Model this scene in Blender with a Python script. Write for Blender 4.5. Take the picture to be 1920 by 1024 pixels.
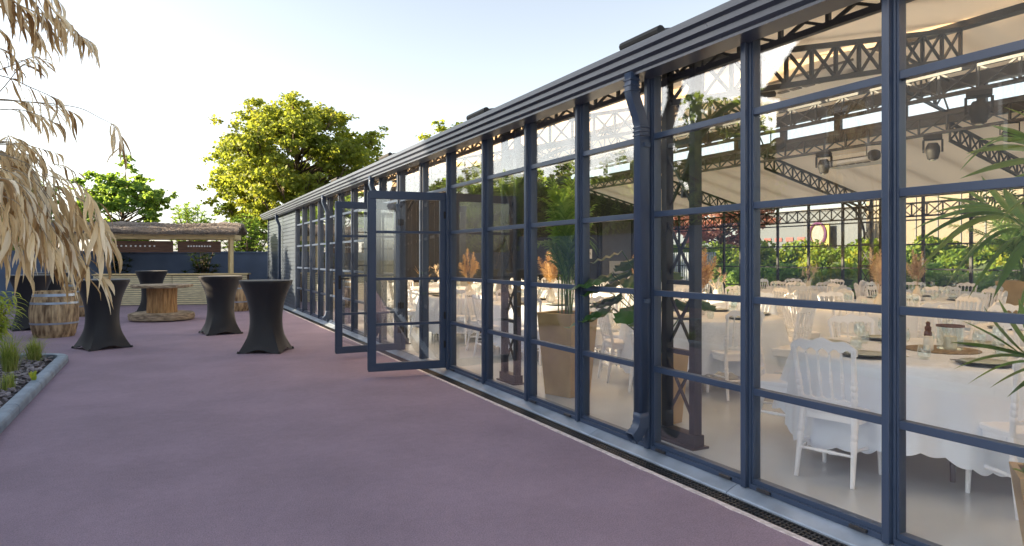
import bpy, math, random
import numpy as np
from mathutils import Vector, Matrix
R = math.radians
random.seed(7); rng = np.random.default_rng(11)
for o in list(bpy.data.objects): bpy.data.objects.remove(o)
scene = bpy.context.scene
COL = scene.collection

# ------------------------------------------------------------------ camera
EYE = 1.48
YAW = 26.92
cam_d = bpy.data.cameras.new('camera'); cam = bpy.data.objects.new('camera', cam_d); COL.objects.link(cam)
cam.location = (0, 0, EYE); cam.rotation_euler = (R(90), 0, R(-YAW))
cam_d.lens = 24.0; cam_d.sensor_width = 36.0; cam_d.sensor_fit = 'HORIZONTAL'
cam_d.shift_y = -28.0 / 1920.0
cam_d.clip_start = 0.05; cam_d.clip_end = 2000
scene.camera = cam

# ------------------------------------------------------------------ light
SUN_EL, SUN_B = 17.0, 22.0
d = Vector((math.cos(R(SUN_B)) * math.cos(R(SUN_EL)), -math.sin(R(SUN_B)) * math.cos(R(SUN_EL)), -math.sin(R(SUN_EL))))
sl = bpy.data.lights.new('sun', 'SUN'); sl.energy = 5.0; sl.angle = R(0.6); sl.color = (1.0, 0.79, 0.52)
so = bpy.data.objects.new('sun', sl); COL.objects.link(so); so.rotation_euler = d.to_track_quat('-Z', 'Y').to_euler()
world = bpy.data.worlds.new('World'); scene.world = world; world.use_nodes = True
wn = world.node_tree; bg = wn.nodes['Background']
sky = wn.nodes.new('ShaderNodeTexSky'); sky.sky_type = 'NISHITA'; sky.sun_disc = False
sky.sun_elevation = R(SUN_EL); sky.sun_rotation = R(-(90 - SUN_B)); sky.air_density = 1.0; sky.dust_density = 1.6; sky.ozone_density = 1.0
bw_ = wn.nodes.new('ShaderNodeRGBToBW'); mx_ = wn.nodes.new('ShaderNodeMix'); mx_.data_type = 'RGBA'; mx_.inputs[0].default_value = 0.60   # thin high haze: paler sky
wn.links.new(sky.outputs[0], bw_.inputs[0]); wn.links.new(sky.outputs[0], mx_.inputs[6]); wn.links.new(bw_.outputs[0], mx_.inputs[7]); wn.links.new(mx_.outputs[2], bg.inputs[0]); bg.inputs[1].default_value = 0.098
scene.view_settings.view_transform = 'Standard'; scene.view_settings.look = 'None'
scene.view_settings.exposure = 2.15; scene.view_settings.gamma = 1.0
cy = scene.cycles
cy.max_bounces = 10; cy.transparent_max_bounces = 40; cy.diffuse_bounces = 5; cy.glossy_bounces = 5; cy.transmission_bounces = 8
cy.use_denoising = True; cy.sample_clamp_indirect = 6

# ------------------------------------------------------------------ materials
def nd(m, t, **kw):
    n = m.node_tree.nodes.new(t)
    for k, v in kw.items(): setattr(n, k, v)
    return n
def mat(name, c, rough=0.6, metal=0.0, var=0.0, vs=4.0, bump=0.0, bs=30.0, stretch=(1, 1, 1), c2=None, spec=None, coat=0, vdet=5, vr=(0.35, 0.65)):
    m = bpy.data.materials.new(name); m.use_nodes = True
    b = m.node_tree.nodes['Principled BSDF']; L = m.node_tree.links.new
    b.inputs['Base Color'].default_value = (*c, 1); b.inputs['Roughness'].default_value = rough; b.inputs['Metallic'].default_value = metal
    if spec is not None: b.inputs['Specular IOR Level'].default_value = spec
    if coat: b.inputs['Coat Weight'].default_value = coat
    if var or c2 or bump:
        tc = nd(m, 'ShaderNodeTexCoord'); mp = nd(m, 'ShaderNodeMapping'); mp.inputs['Scale'].default_value = stretch
        L(tc.outputs['Object'], mp.inputs['Vector'])
    if var or c2:
        n = nd(m, 'ShaderNodeTexNoise'); n.inputs['Scale'].default_value = vs; n.inputs['Detail'].default_value = vdet
        L(mp.outputs[0], n.inputs['Vector'])
        r = nd(m, 'ShaderNodeValToRGB')
        ca = tuple(x * (1 - var) for x in c); cb = c2 if c2 else tuple(min(1, x * (1 + var)) for x in c)
        r.color_ramp.elements[0].position = vr[0]; r.color_ramp.elements[0].color = (*ca, 1)
        r.color_ramp.elements[1].position = vr[1]; r.color_ramp.elements[1].color = (*cb, 1)
        L(n.outputs['Fac'], r.inputs[0]); L(r.outputs[0], b.inputs['Base Color'])
        rr = nd(m, 'ShaderNodeMapRange'); rr.inputs[3].default_value = max(0.02, rough - 0.08); rr.inputs[4].default_value = min(1, rough + 0.1)
        L(n.outputs['Fac'], rr.inputs[0]); L(rr.outputs[0], b.inputs['Roughness'])
    if bump:
        n2 = nd(m, 'ShaderNodeTexNoise'); n2.inputs['Scale'].default_value = bs; n2.inputs['Detail'].default_value = 6
        L(mp.outputs[0], n2.inputs['Vector'])
        bp = nd(m, 'ShaderNodeBump'); bp.inputs['Strength'].default_value = bump; bp.inputs['Distance'].default_value = 0.01
        L(n2.outputs['Fac'], bp.inputs['Height']); L(bp.outputs[0], b.inputs['Normal'])
    return m
def leafmat(name, cols, trans=0.4, rough=0.5, tcol=None, ns=0.5, rnd=0.55, clump=1.3):
    """leaf material, colour varies per leaf (mesh island) and by clump"""
    m = bpy.data.materials.new(name); m.use_nodes = True; L = m.node_tree.links.new
    b = m.node_tree.nodes['Principled BSDF']; out = m.node_tree.nodes['Material Output']
    g = nd(m, 'ShaderNodeNewGeometry'); tc = nd(m, 'ShaderNodeTexCoord')
    n = nd(m, 'ShaderNodeTexNoise'); n.inputs['Scale'].default_value = ns; L(tc.outputs['Object'], n.inputs['Vector'])
    ma = nd(m, 'ShaderNodeMath', operation='MULTIPLY_ADD'); ma.inputs[1].default_value = rnd
    mb = nd(m, 'ShaderNodeMath', operation='MULTIPLY_ADD'); mb.inputs[1].default_value = clump; mb.inputs[2].default_value = 0.5-rnd/2-clump/2+.005
    L(n.outputs['Fac'], mb.inputs[0]); L(g.outputs['Random Per Island'], ma.inputs[0]); L(mb.outputs[0], ma.inputs[2])
    r = nd(m, 'ShaderNodeValToRGB'); cr = r.color_ramp
    while len(cr.elements) < len(cols): cr.elements.new(0.5)
    for i, c in enumerate(cols):
        cr.elements[i].position = i / (len(cols) - 1); cr.elements[i].color = (*c, 1)
    L(ma.outputs[0], r.inputs[0]); L(r.outputs[0], b.inputs['Base Color']); b.inputs['Roughness'].default_value = rough
    b.inputs['Specular IOR Level'].default_value = 0.3
    t = nd(m, 'ShaderNodeBsdfTranslucent'); mx = nd(m, 'ShaderNodeMixShader'); mx.inputs[0].default_value = trans
    mult = nd(m, 'ShaderNodeMix', data_type='RGBA', blend_type='MULTIPLY'); mult.inputs[0].default_value = 1
    L(r.outputs[0], mult.inputs[6]); mult.inputs[7].default_value = (*(tcol or (1.5, 1.35, 0.7)), 1)
    L(mult.outputs[2], t.inputs[0]); L(b.outputs[0], mx.inputs[1]); L(t.outputs[0], mx.inputs[2]); L(mx.outputs[0], out.inputs[0])
    return m
def glassmat(name, f0=0.05, tint=(0.96, 0.98, 0.97), wav=0.0):
    m = bpy.data.materials.new(name); m.use_nodes = True; L = m.node_tree.links.new
    nt = m.node_tree; nt.nodes.remove(nt.nodes['Principled BSDF']); out = nt.nodes['Material Output']
    g = nd(m, 'ShaderNodeNewGeometry')
    dt = nd(m, 'ShaderNodeVectorMath', operation='DOT_PRODUCT'); L(g.outputs['Incoming'], dt.inputs[0]); L(g.outputs['Normal'], dt.inputs[1])
    ab = nd(m, 'ShaderNodeMath', operation='ABSOLUTE'); L(dt.outputs['Value'], ab.inputs[0])
    om = nd(m, 'ShaderNodeMath', operation='SUBTRACT'); om.inputs[0].default_value = 1; L(ab.outputs[0], om.inputs[1])
    pw = nd(m, 'ShaderNodeMath', operation='POWER'); L(om.outputs[0], pw.inputs[0]); pw.inputs[1].default_value = 5
    ml = nd(m, 'ShaderNodeMath', operation='MULTIPLY_ADD'); L(pw.outputs[0], ml.inputs[0]); ml.inputs[1].default_value = 1 - f0; ml.inputs[2].default_value = f0
    if name == 'window_glass':
        tc = nd(m, 'ShaderNodeTexCoord'); mp = nd(m, 'ShaderNodeMapping'); mp.inputs['Scale'].default_value = (1, 3.0, 0.8); L(tc.outputs['Object'], mp.inputs[0])
        ns_ = nd(m, 'ShaderNodeTexNoise'); ns_.inputs['Scale'].default_value = 1.6; ns_.inputs['Detail'].default_value = 5; L(mp.outputs[0], ns_.inputs['Vector'])
        mr = nd(m, 'ShaderNodeMapRange'); mr.inputs[1].default_value = .3; mr.inputs[2].default_value = .75; mr.inputs[3].default_value = f0*.85; mr.inputs[4].default_value = f0*1.25; L(ns_.outputs['Fac'], mr.inputs[0]); L(mr.outputs[0], ml.inputs[2])
    tr = nd(m, 'ShaderNodeBsdfTransparent'); tr.inputs[0].default_value = (*tint, 1)
    gl = nd(m, 'ShaderNodeBsdfGlossy'); gl.inputs['Roughness'].default_value = 0.0; gl.inputs[0].default_value = (1, 1, 1, 1)
    if wav:
        tc = nd(m, 'ShaderNodeTexCoord'); n = nd(m, 'ShaderNodeTexNoise'); n.inputs['Scale'].default_value = 0.8; n.inputs['Detail'].default_value = 0; L(tc.outputs['Object'], n.inputs['Vector'])
        bp = nd(m, 'ShaderNodeBump'); bp.inputs['Strength'].default_value = wav; bp.inputs['Distance'].default_value = 0.02
        L(n.outputs['Fac'], bp.inputs['Height']); L(bp.outputs[0], gl.inputs['Normal'])
    mx = nd(m, 'ShaderNodeMixShader'); L(ml.outputs[0], mx.inputs[0]); L(tr.outputs[0], mx.inputs[1]); L(gl.outputs[0], mx.inputs[2]); L(mx.outputs[0], out.inputs[0])
    return m

M = {}
M['frame'] = mat('slate_blue_paint', (0.034, 0.055, 0.102), 0.36, var=0.07, vs=3, bump=0.03, bs=90)
M['steel'] = mat('dark_steel', (0.022, 0.024, 0.030), 0.45, var=0.15, vs=6)
M['gutter'] = mat('gutter_paint', (0.050, 0.062, 0.090), 0.30, var=0.06, vs=2)
M['glass'] = glassmat('window_glass', 0.095, (0.99,0.995,0.99))
M['glass_back'] = glassmat('rear_glass', 0.03)
M['tableglass'] = glassmat('drinking_glass', 0.10, (0.93, 0.96, 0.96))
M['ceil'] = mat('beige_ceiling_cloth', (0.76, 0.61, 0.42), 0.85, var=0.10, vs=1.2, bump=0.1, bs=4)
M['roofglass'] = glassmat('roof_glass', 0.02, (0.99, 0.99, 0.99))
M['roof'] = mat('roof_metal', (0.06, 0.068, 0.085), 0.4, var=0.1)
M['floor'] = mat('polished_concrete', (0.53, 0.60, 0.66), 0.16, var=0.09, vs=0.9, bump=0.02, bs=3, spec=0.5, vdet=8)
M['patio'] = mat('mauve_asphalt', (0.300, 0.226, 0.290), 0.88, var=0.07, vs=0.8, bump=0.9, bs=160, vdet=9)
def speckle(m, sc, amt):
    L = m.node_tree.links.new; b = m.node_tree.nodes['Principled BSDF']; src = b.inputs['Base Color'].links[0].from_socket
    tc = nd(m, 'ShaderNodeTexCoord'); n = nd(m, 'ShaderNodeTexNoise'); n.inputs['Scale'].default_value = sc; n.inputs['Detail'].default_value = 3; L(tc.outputs['Object'], n.inputs['Vector'])
    r = nd(m, 'ShaderNodeMapRange'); r.inputs[1].default_value = .3; r.inputs[2].default_value = .7; r.inputs[3].default_value = 1-amt; r.inputs[4].default_value = 1+amt; L(n.outputs['Fac'], r.inputs[0])
    x = nd(m, 'ShaderNodeMix', data_type='RGBA', blend_type='MULTIPLY'); x.inputs[0].default_value = 1; L(src, x.inputs[6]); L(r.outputs[0], x.inputs[7]); L(x.outputs[2], b.inputs['Base Color'])
speckle(M['patio'], 90, .16); speckle(M['patio'], 180, .15); speckle(M['patio'], 14, .05); speckle(M['patio'], 1.6, .05)
M['ground'] = mat('far_ground', (0.10, 0.11, 0.06), 0.9, var=0.3, vs=0.4, c2=(0.14, 0.13, 0.08))
M['sill'] = mat('sill_metal', (0.32, 0.38, 0.47), 0.33, metal=0.35, var=0.16, vs=4)
M['edge'] = mat('pale_edge_cement', (0.62, 0.56, 0.56), 0.8, var=0.2, vs=20, bump=0.4, bs=60)
M['grate'] = mat('drain_grate', (0.02, 0.022, 0.027), 0.45, var=0.2, vs=20)
M['pit'] = mat('drain_channel', (0.006, 0.006, 0.007), 0.9)
M['siding'] = mat('siding_metal', (0.075, 0.098, 0.135), 0.30, metal=0.2, var=0.08, vs=2)
M['wallnavy'] = mat('navy_wall_render', (0.12, 0.17, 0.27), 0.75, var=0.12, vs=1.5, bump=0.2, bs=20)
M['cloth_black'] = mat('black_stretch_fabric', (0.009, 0.010, 0.014), 0.6, var=0.1, vs=5, spec=0.5, bump=0.35, bs=5, stretch=(2.2, 2.2, 0.5))
M['cloth_black'].node_tree.nodes['Principled BSDF'].inputs['Sheen Weight'].default_value = 0.12
M['cloth_white'] = mat('white_damask_cloth', (0.70, 0.77, 0.88), 0.7, var=0.03, vs=6, bump=0.25, bs=14)
M['chair'] = mat('white_lacquer', (0.83, 0.86, 0.92), 0.32, var=0.02, vs=8)
M['wood_pale'] = mat('pale_timber', (0.80, 0.62, 0.32), 0.6, var=0.18, vs=3, bump=0.2, bs=20, stretch=(1, 6, 12))
M['wood_pale_v'] = mat('pale_timber_upright', (0.80, 0.62, 0.32), 0.6, var=0.18, vs=3, bump=0.2, bs=20, stretch=(12, 12, 1))
M['slat'] = mat('weathered_slat_timber', (0.86, 0.75, 0.48), 0.7, var=0.2, vs=5, bump=0.2, bs=20, stretch=(1, 4, 8))
M['wood_brown'] = mat('brown_board', (0.13, 0.065, 0.04), 0.6, var=0.35, vs=4, bump=0.2, bs=20, stretch=(1, 6, 14))
M['thatch'] = mat('heather_thatch', (0.20, 0.155, 0.125), 0.95, var=0.45, vs=18, bump=1.0, bs=60, stretch=(1, 4, 4), c2=(0.34, 0.29, 0.25))
M['barrel'] = mat('old_oak', (0.33, 0.20, 0.10), 0.7, var=0.55, vs=5, bump=0.5, bs=25, stretch=(3, 3, 0.7), c2=(0.58, 0.43, 0.25))
M['spool'] = mat('spool_timber', (0.36, 0.19, 0.07), 0.65, var=0.4, vs=6, bump=0.5, bs=22, stretch=(5, 5, 0.6), c2=(0.50, 0.30, 0.13))
M['rope'] = mat('weathered_board', (0.30, 0.23, 0.15), 0.9, var=0.45, vs=7, bump=0.9, bs=35, stretch=(1, 1, 5), c2=(0.46, 0.37, 0.26))
M['hoop'] = mat('galvanised_hoop', (0.35, 0.41, 0.50), 0.45, metal=0.5, var=0.15, vs=9)
M['kerb'] = mat('blue_grey_kerb', (0.24, 0.30, 0.37), 0.7, var=0.18, vs=5, bump=0.3, bs=50)
M['soil'] = mat('dark_soil', (0.05, 0.04, 0.04), 0.95, var=0.3, vs=10, bump=0.5, bs=40)
M['gold'] = mat('gold_planter', (0.46, 0.34, 0.17), 0.42, metal=0.45, var=0.10, vs=4)
M['dgrey'] = mat('charcoal_panel', (0.030, 0.031, 0.036), 0.35, var=0.1)
M['mgrey'] = mat('grey_panel', (0.10, 0.105, 0.115), 0.5, var=0.06)
def clothmat(name, c, tr):
    m = mat(name, c, 0.9, var=0.06, vs=0.8); L = m.node_tree.links.new; b = m.node_tree.nodes['Principled BSDF']; out = m.node_tree.nodes['Material Output']
    t = nd(m, 'ShaderNodeBsdfTranslucent'); t.inputs[0].default_value = (*c, 1); mx = nd(m, 'ShaderNodeMixShader'); mx.inputs[0].default_value = tr
    L(b.outputs[0], mx.inputs[1]); L(t.outputs[0], mx.inputs[2]); L(mx.outputs[0], out.inputs[0]); return m
M['blind'] = clothmat('beige_roof_blind', (0.88, 0.64, 0.39), 0.80)
M['lgrey'] = mat('pale_grey_plaster', (0.46, 0.47, 0.46), 0.7, var=0.06, vs=2)
M['white'] = mat('white_plastic', (0.88, 0.88, 0.86), 0.45, var=0.02)
M['black'] = mat('black_plastic', (0.012, 0.012, 0.013), 0.65, var=0.1)
M['lamp_lens'] = mat('lamp_lens', (0.55, 0.56, 0.58), 0.15, metal=0.6)
M['plate'] = mat('sage_plate', (0.42, 0.47, 0.44), 0.3, var=0.04)
M['charger'] = mat('dark_charger_plate', (0.035, 0.045, 0.055), 0.3, var=0.1)
M['cutlery'] = mat('black_steel_cutlery', (0.10, 0.10, 0.11), 0.25, metal=0.9)
M['jute'] = mat('jute_mat', (0.25, 0.19, 0.11), 0.9, var=0.4, vs=40, bump=0.8, bs=90)
M['candle'] = mat('ivory_wax', (0.78, 0.74, 0.62), 0.5)
M['bottle'] = mat('brown_bottle', (0.10, 0.035, 0.012), 0.15)
M['amber'] = mat('amber_bottle', (0.50, 0.14, 0.02), 0.15)
M['vase'] = mat('white_ceramic', (0.7, 0.68, 0.62), 0.35)
M['bark'] = mat('bark', (0.12, 0.09, 0.065), 0.9, var=0.4, vs=5, bump=0.8, bs=20, stretch=(3, 3, 0.6))
M['cane'] = mat('dry_cane', (0.26, 0.22, 0.16), 0.7, var=0.3, vs=9)
M['ink'] = mat('sign_ink', (0.03, 0.03, 0.035), 0.6)
M['rust'] = mat('red_oxide', (0.23, 0.05, 0.03), 0.8)
M['cream'] = mat('cream_render', (0.20, 0.165, 0.12), 0.8, var=0.06, vs=1)
M['bgrey'] = mat('grey_cladding', (0.055, 0.068, 0.085), 0.6, var=0.08, vs=1)
M['rendergrey'] = mat('house_render', (0.40, 0.38, 0.36), 0.85, var=0.08, vs=2)
M['tile'] = mat('roof_tile', (0.10, 0.075, 0.065), 0.7, var=0.3, vs=8, bump=0.5, bs=20)
M['fenceblue'] = mat('pale_blue_fence', (0.15, 0.18, 0.22), 0.6)
M['yellow'] = mat('yellow_sign', (0.22, 0.17, 0.015), 0.5)
M['sign_pale'] = mat('faded_sign_white', (0.11, 0.11, 0.105), 0.5)
M['purple'] = mat('purple_ring', (0.08, 0.018, 0.075), 0.5)
M['red'] = mat('red_paint', (0.16, 0.02, 0.015), 0.5)
M['leaf_sun'] = leafmat('plane_tree_leaf', [(0.14, 0.20, 0.045), (0.21, 0.27, 0.055), (0.31, 0.33, 0.07)], 0.64, ns=0.35)
M['leaf_mid'] = leafmat('green_leaf', [(0.13, 0.24, 0.07), (0.20, 0.33, 0.09), (0.30, 0.41, 0.12)], 0.6, ns=0.5)
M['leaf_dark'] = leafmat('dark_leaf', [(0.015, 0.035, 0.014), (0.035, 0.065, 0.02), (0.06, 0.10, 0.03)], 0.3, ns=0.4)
M['leaf_hedge'] = leafmat('hedge_leaf', [(0.06, 0.14, 0.03), (0.18, 0.27, 0.04), (0.38, 0.38, 0.05)], 0.5, ns=0.8)
M['leaf_plum'] = leafmat('plum_leaf', [(0.24, 0.12, 0.11), (0.40, 0.24, 0.21), (0.55, 0.40, 0.34)], 0.5, tcol=(1.5, 1.0, 0.9))
M['leaf_dry'] = leafmat('dry_cane_leaf', [(0.26, 0.15, 0.06), (0.58, 0.43, 0.23), (0.80, 0.67, 0.43), (0.90, 0.83, 0.66)], 0.28, 0.6, tcol=(1.1, 1.0, 0.8), ns=2.0, rnd=1.0, clump=.7)
M['leaf_palm'] = leafmat('palm_leaf', [(0.07, 0.16, 0.05), (0.16, 0.28, 0.08), (0.30, 0.40, 0.15)], 0.42, 0.35, ns=1.0)
M['leaf_grass'] = leafmat('grass_blade', [(0.12, 0.20, 0.05), (0.30, 0.38, 0.10), (0.55, 0.50, 0.27)], 0.4, ns=3)
M['leaf_bamboo'] = leafmat('bamboo_leaf', [(0.14, 0.25, 0.05), (0.34, 0.44, 0.07), (0.60, 0.58, 0.12)], 0.4, ns=3)
M['leaf_fig'] = leafmat('broad_leaf', [(0.02, 0.06, 0.02), (0.045, 0.11, 0.03), (0.09, 0.17, 0.045)], 0.25, 0.3, ns=2)
M['pampas'] = leafmat('pampas_plume', [(0.58, 0.47, 0.35), (0.72, 0.62, 0.48), (0.85, 0.77, 0.64)], 0.3, 0.8, tcol=(1.1, 1, 0.9), ns=3)
M['pampas_gold'] = leafmat('golden_plume', [(0.50, 0.33, 0.13), (0.68, 0.50, 0.24), (0.80, 0.65, 0.38)], 0.3, 0.8, tcol=(1.1, 1, 0.9), ns=3)
M['stone'] = leafmat('slate_chip', [(0.10, 0.085, 0.10), (0.22, 0.20, 0.22), (0.42, 0.39, 0.41)], 0.0, 0.7, ns=6)

# ------------------------------------------------------------------ helpers
class MB:
    def __init__(s): s.v = []; s.f = []
    def add(s, vs, fs):
        b = len(s.v); s.v.extend([tuple(v) for v in vs]); s.f.extend([tuple(b + i for i in f) for f in fs])
    def box(s, x0, x1, y0, y1, z0, z1):
        s.add([(x0,y0,z0),(x1,y0,z0),(x1,y1,z0),(x0,y1,z0),(x0,y0,z1),(x1,y0,z1),(x1,y1,z1),(x0,y1,z1)],
              [(0,3,2,1),(4,5,6,7),(0,1,5,4),(1,2,6,5),(2,3,7,6),(3,0,4,7)]); return s
    def bar(s, a, b, w, h, up=(0,0,1)):
        a = Vector(a); b = Vector(b); t = (b - a).normalized(); u = Vector(up)
        sd = t.cross(u)
        if sd.length < 1e-4: sd = t.cross(Vector((1,0,0)))
        sd.normalize(); u = sd.cross(t).normalized()
        vs = [p + sd * (w/2*i) + u * (h/2*j) for p in (a, b) for (i, j) in ((-1,-1),(1,-1),(1,1),(-1,1))]
        s.add(vs, [(0,1,2,3),(7,6,5,4),(0,4,5,1),(1,5,6,2),(2,6,7,3),(3,7,4,0)]); return s
    def tube(s, pts, rad, n=8, caps=True):
        pts = [Vector(p) for p in pts]
        if not hasattr(rad, '__len__'): rad = [rad] * len(pts)
        ref = None; rings = []
        for i, p in enumerate(pts):
            t = (pts[min(i+1, len(pts)-1)] - pts[max(i-1, 0)]).normalized()
            if ref is None:
                ref = t.cross(Vector((0,0,1)))
                if ref.length < 1e-3: ref = t.cross(Vector((1,0,0)))
            ref = (ref - t * ref.dot(t)).normalized(); w = t.cross(ref)
            rings.append([p + (ref * math.cos(2*math.pi*k/n) + w * math.sin(2*math.pi*k/n)) * rad[i] for k in range(n)])
        fs = []
        for i in range(len(pts)-1):
            for k in range(n):
                k2 = (k+1) % n; fs.append((i*n+k, i*n+k2, (i+1)*n+k2, (i+1)*n+k))
        if caps: fs.append(tuple(range(n-1,-1,-1))); fs.append(tuple((len(pts)-1)*n+k for k in range(n)))
        s.add([q for r in rings for q in r], fs); return s
    def lathe(s, prof, c=(0,0,0), n=24, cap0=True, cap1=True, fr=None):
        c = Vector(c); vs = []
        for (r, z) in prof:
            for k in range(n):
                a = 2*math.pi*k/n; rr = r * (fr(a, z) if fr else 1)
                vs.append(c + Vector((rr*math.cos(a), rr*math.sin(a), z)))
        fs = []
        for i in range(len(prof)-1):
            for k in range(n):
                k2 = (k+1) % n; fs.append((i*n+k, i*n+k2, (i+1)*n+k2, (i+1)*n+k))
        if cap0: fs.append(tuple(range(n-1,-1,-1)))
        if cap1: fs.append(tuple((len(prof)-1)*n+k for k in range(n)))
        s.add(vs, fs); return s
    def prism(s, poly, y0, y1):          # poly in (x, z), extruded along y
        n = len(poly); vs = [(x, y0, z) for x, z in poly] + [(x, y1, z) for x, z in poly]
        fs = [tuple(range(n)), tuple(range(2*n-1, n-1, -1))] + [(i, i+n, (i+1) % n + n, (i+1) % n) for i in range(n)]
        s.add(vs, fs); return s
    def blade(s, pts, widths, side, fold=0.25):
        pts = [Vector(p) for p in pts]; side = Vector(side).normalized(); vs = []
        for i, p in enumerate(pts):
            t = (pts[min(i+1, len(pts)-1)] - pts[max(i-1, 0)]).normalized()
            sd = (side - t * side.dot(t))
            sd = sd.normalized() if sd.length > 1e-4 else side
            nm = t.cross(sd); w = widths[i] / 2
            vs += [p - sd*w + nm*(w*fold), p, p + sd*w + nm*(w*fold)]
        fs = []
        for i in range(len(pts)-1):
            a = 3*i; b = a+3; fs += [(a, a+1, b+1, b), (a+1, a+2, b+2, b+1)]
        s.add(vs, fs); return s
    def mesh(s, name, m, smooth=False):
        me = bpy.data.meshes.new(name); me.from_pydata(s.v, [], s.f); me.materials.append(m)
        me.validate(); 
        import bmesh
        bm = bmesh.new(); bm.from_mesh(me); bmesh.ops.recalc_face_normals(bm, faces=bm.faces); bm.to_mesh(me); bm.free()
        if smooth:
            me.shade_smooth() if smooth is True else me.shade_smooth()
            if smooth is not True: me.set_sharp_from_angle(angle=R(smooth))
        return me
    def build(s, name, m, parent=None, smooth=False, bevel=0):
        o = bpy.data.objects.new(name, s.mesh(name, m, smooth)); COL.objects.link(o)
        if parent: o.parent = parent
        if bevel:
            b = o.modifiers.new('bevel', 'BEVEL'); b.width = bevel; b.segments = 2; b.limit_method = 'ANGLE'; b.angle_limit = R(40)
        return o
def place(name, me, parent=None, loc=(0,0,0), rz=0):
    o = bpy.data.objects.new(name, me); COL.objects.link(o); o.location = loc; o.rotation_euler = (0,0,rz)
    if parent: o.parent = parent
    return o
def tag(o, label=None, cat=None, group=None, kind=None):
    if label: o['label'] = label
    if cat: o['category'] = cat
    if group: o['group'] = group
    if kind: o['kind'] = kind
    return o
def empty(name, loc=(0,0,0), rz=0, label=None, cat=None, group=None):
    o = bpy.data.objects.new(name, None); COL.objects.link(o); o.location = loc; o.rotation_euler = (0,0,rz); o.empty_display_size = 0.2
    return tag(o, label, cat, group)
def dup(root, loc, rz=0, label=None, group=None, scale=None):
    r = root.copy(); COL.objects.link(r); r.location = loc; r.rotation_euler = (0,0,rz)
    if scale: r.scale = (scale,)*3
    if label: r['label'] = label
    if group: r['group'] = group
    for ch in list(root.children):
        c = ch.copy(); COL.objects.link(c); c.parent = r
        for g in ch.children:
            e = g.copy(); COL.objects.link(e); e.parent = c
    return r
CA, SA = math.cos(R(YAW)), math.sin(R(YAW)); F = 1280.0
def gp(px, py, z=0.0):          # place a thing whose foot shows at (px, py) on the plane z
    yc = F * (EYE - z) / (py - 484.0); xc = (px - 960.0) / F * yc
    return Vector((xc*CA + yc*SA, -xc*SA + yc*CA, z))
def dp(px, py, yc):             # ... at a known distance yc
    xc = (px - 960.0) / F * yc
    return Vector((xc*CA + yc*SA, -xc*SA + yc*CA, EYE - (py - 484.0) / F * yc))
def leafcloud(name, m, centers, normals, lengths, widths, parent=None, n_out=None):
    """many small folded leaves as one mesh, vectorised"""
    c = np.asarray(centers); n = len(c)
    nm = np.asarray(normals); nm = nm / (np.linalg.norm(nm, axis=1, keepdims=True) + 1e-9)
    r = rng.normal(size=(n, 3)); t = r - nm * np.sum(r * nm, axis=1, keepdims=True); t /= (np.linalg.norm(t, axis=1, keepdims=True) + 1e-9)
    s = np.cross(nm, t); L = np.asarray(lengths)[:, None]; W = np.asarray(widths)[:, None]
    v = np.empty((n, 6, 3))
    v[:,0] = c - t*L*0.5; v[:,1] = c - t*L*0.08 + s*W*0.5 + nm*W*0.15; v[:,2] = c + t*L*0.25 + s*W*0.36 + nm*W*0.12
    v[:,3] = c + t*L*0.5 - nm*L*0.1; v[:,4] = c + t*L*0.25 - s*W*0.36 + nm*W*0.12; v[:,5] = c - t*L*0.08 - s*W*0.5 + nm*W*0.15
    me = bpy.data.meshes.new(name); me.vertices.add(n*6); me.vertices.foreach_set('co', v.ravel())
    base = (np.arange(n)*6)[:, None]
    quads = np.concatenate([base + np.array([[0,1,2,3]]), base + np.array([[0,3,4,5]])], axis=1).reshape(-1)
    me.loops.add(n*8); me.loops.foreach_set('vertex_index', quads.astype(np.int32))
    me.polygons.add(n*2); me.polygons.foreach_set('loop_start', (np.arange(n*2)*4).astype(np.int32)); me.polygons.foreach_set('loop_total', np.full(n*2, 4, np.int32))
    me.update(calc_edges=True); me.materials.append(m)
    o = bpy.data.objects.new(name, me); COL.objects.link(o)
    if parent: o.parent = parent
    return o

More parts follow.
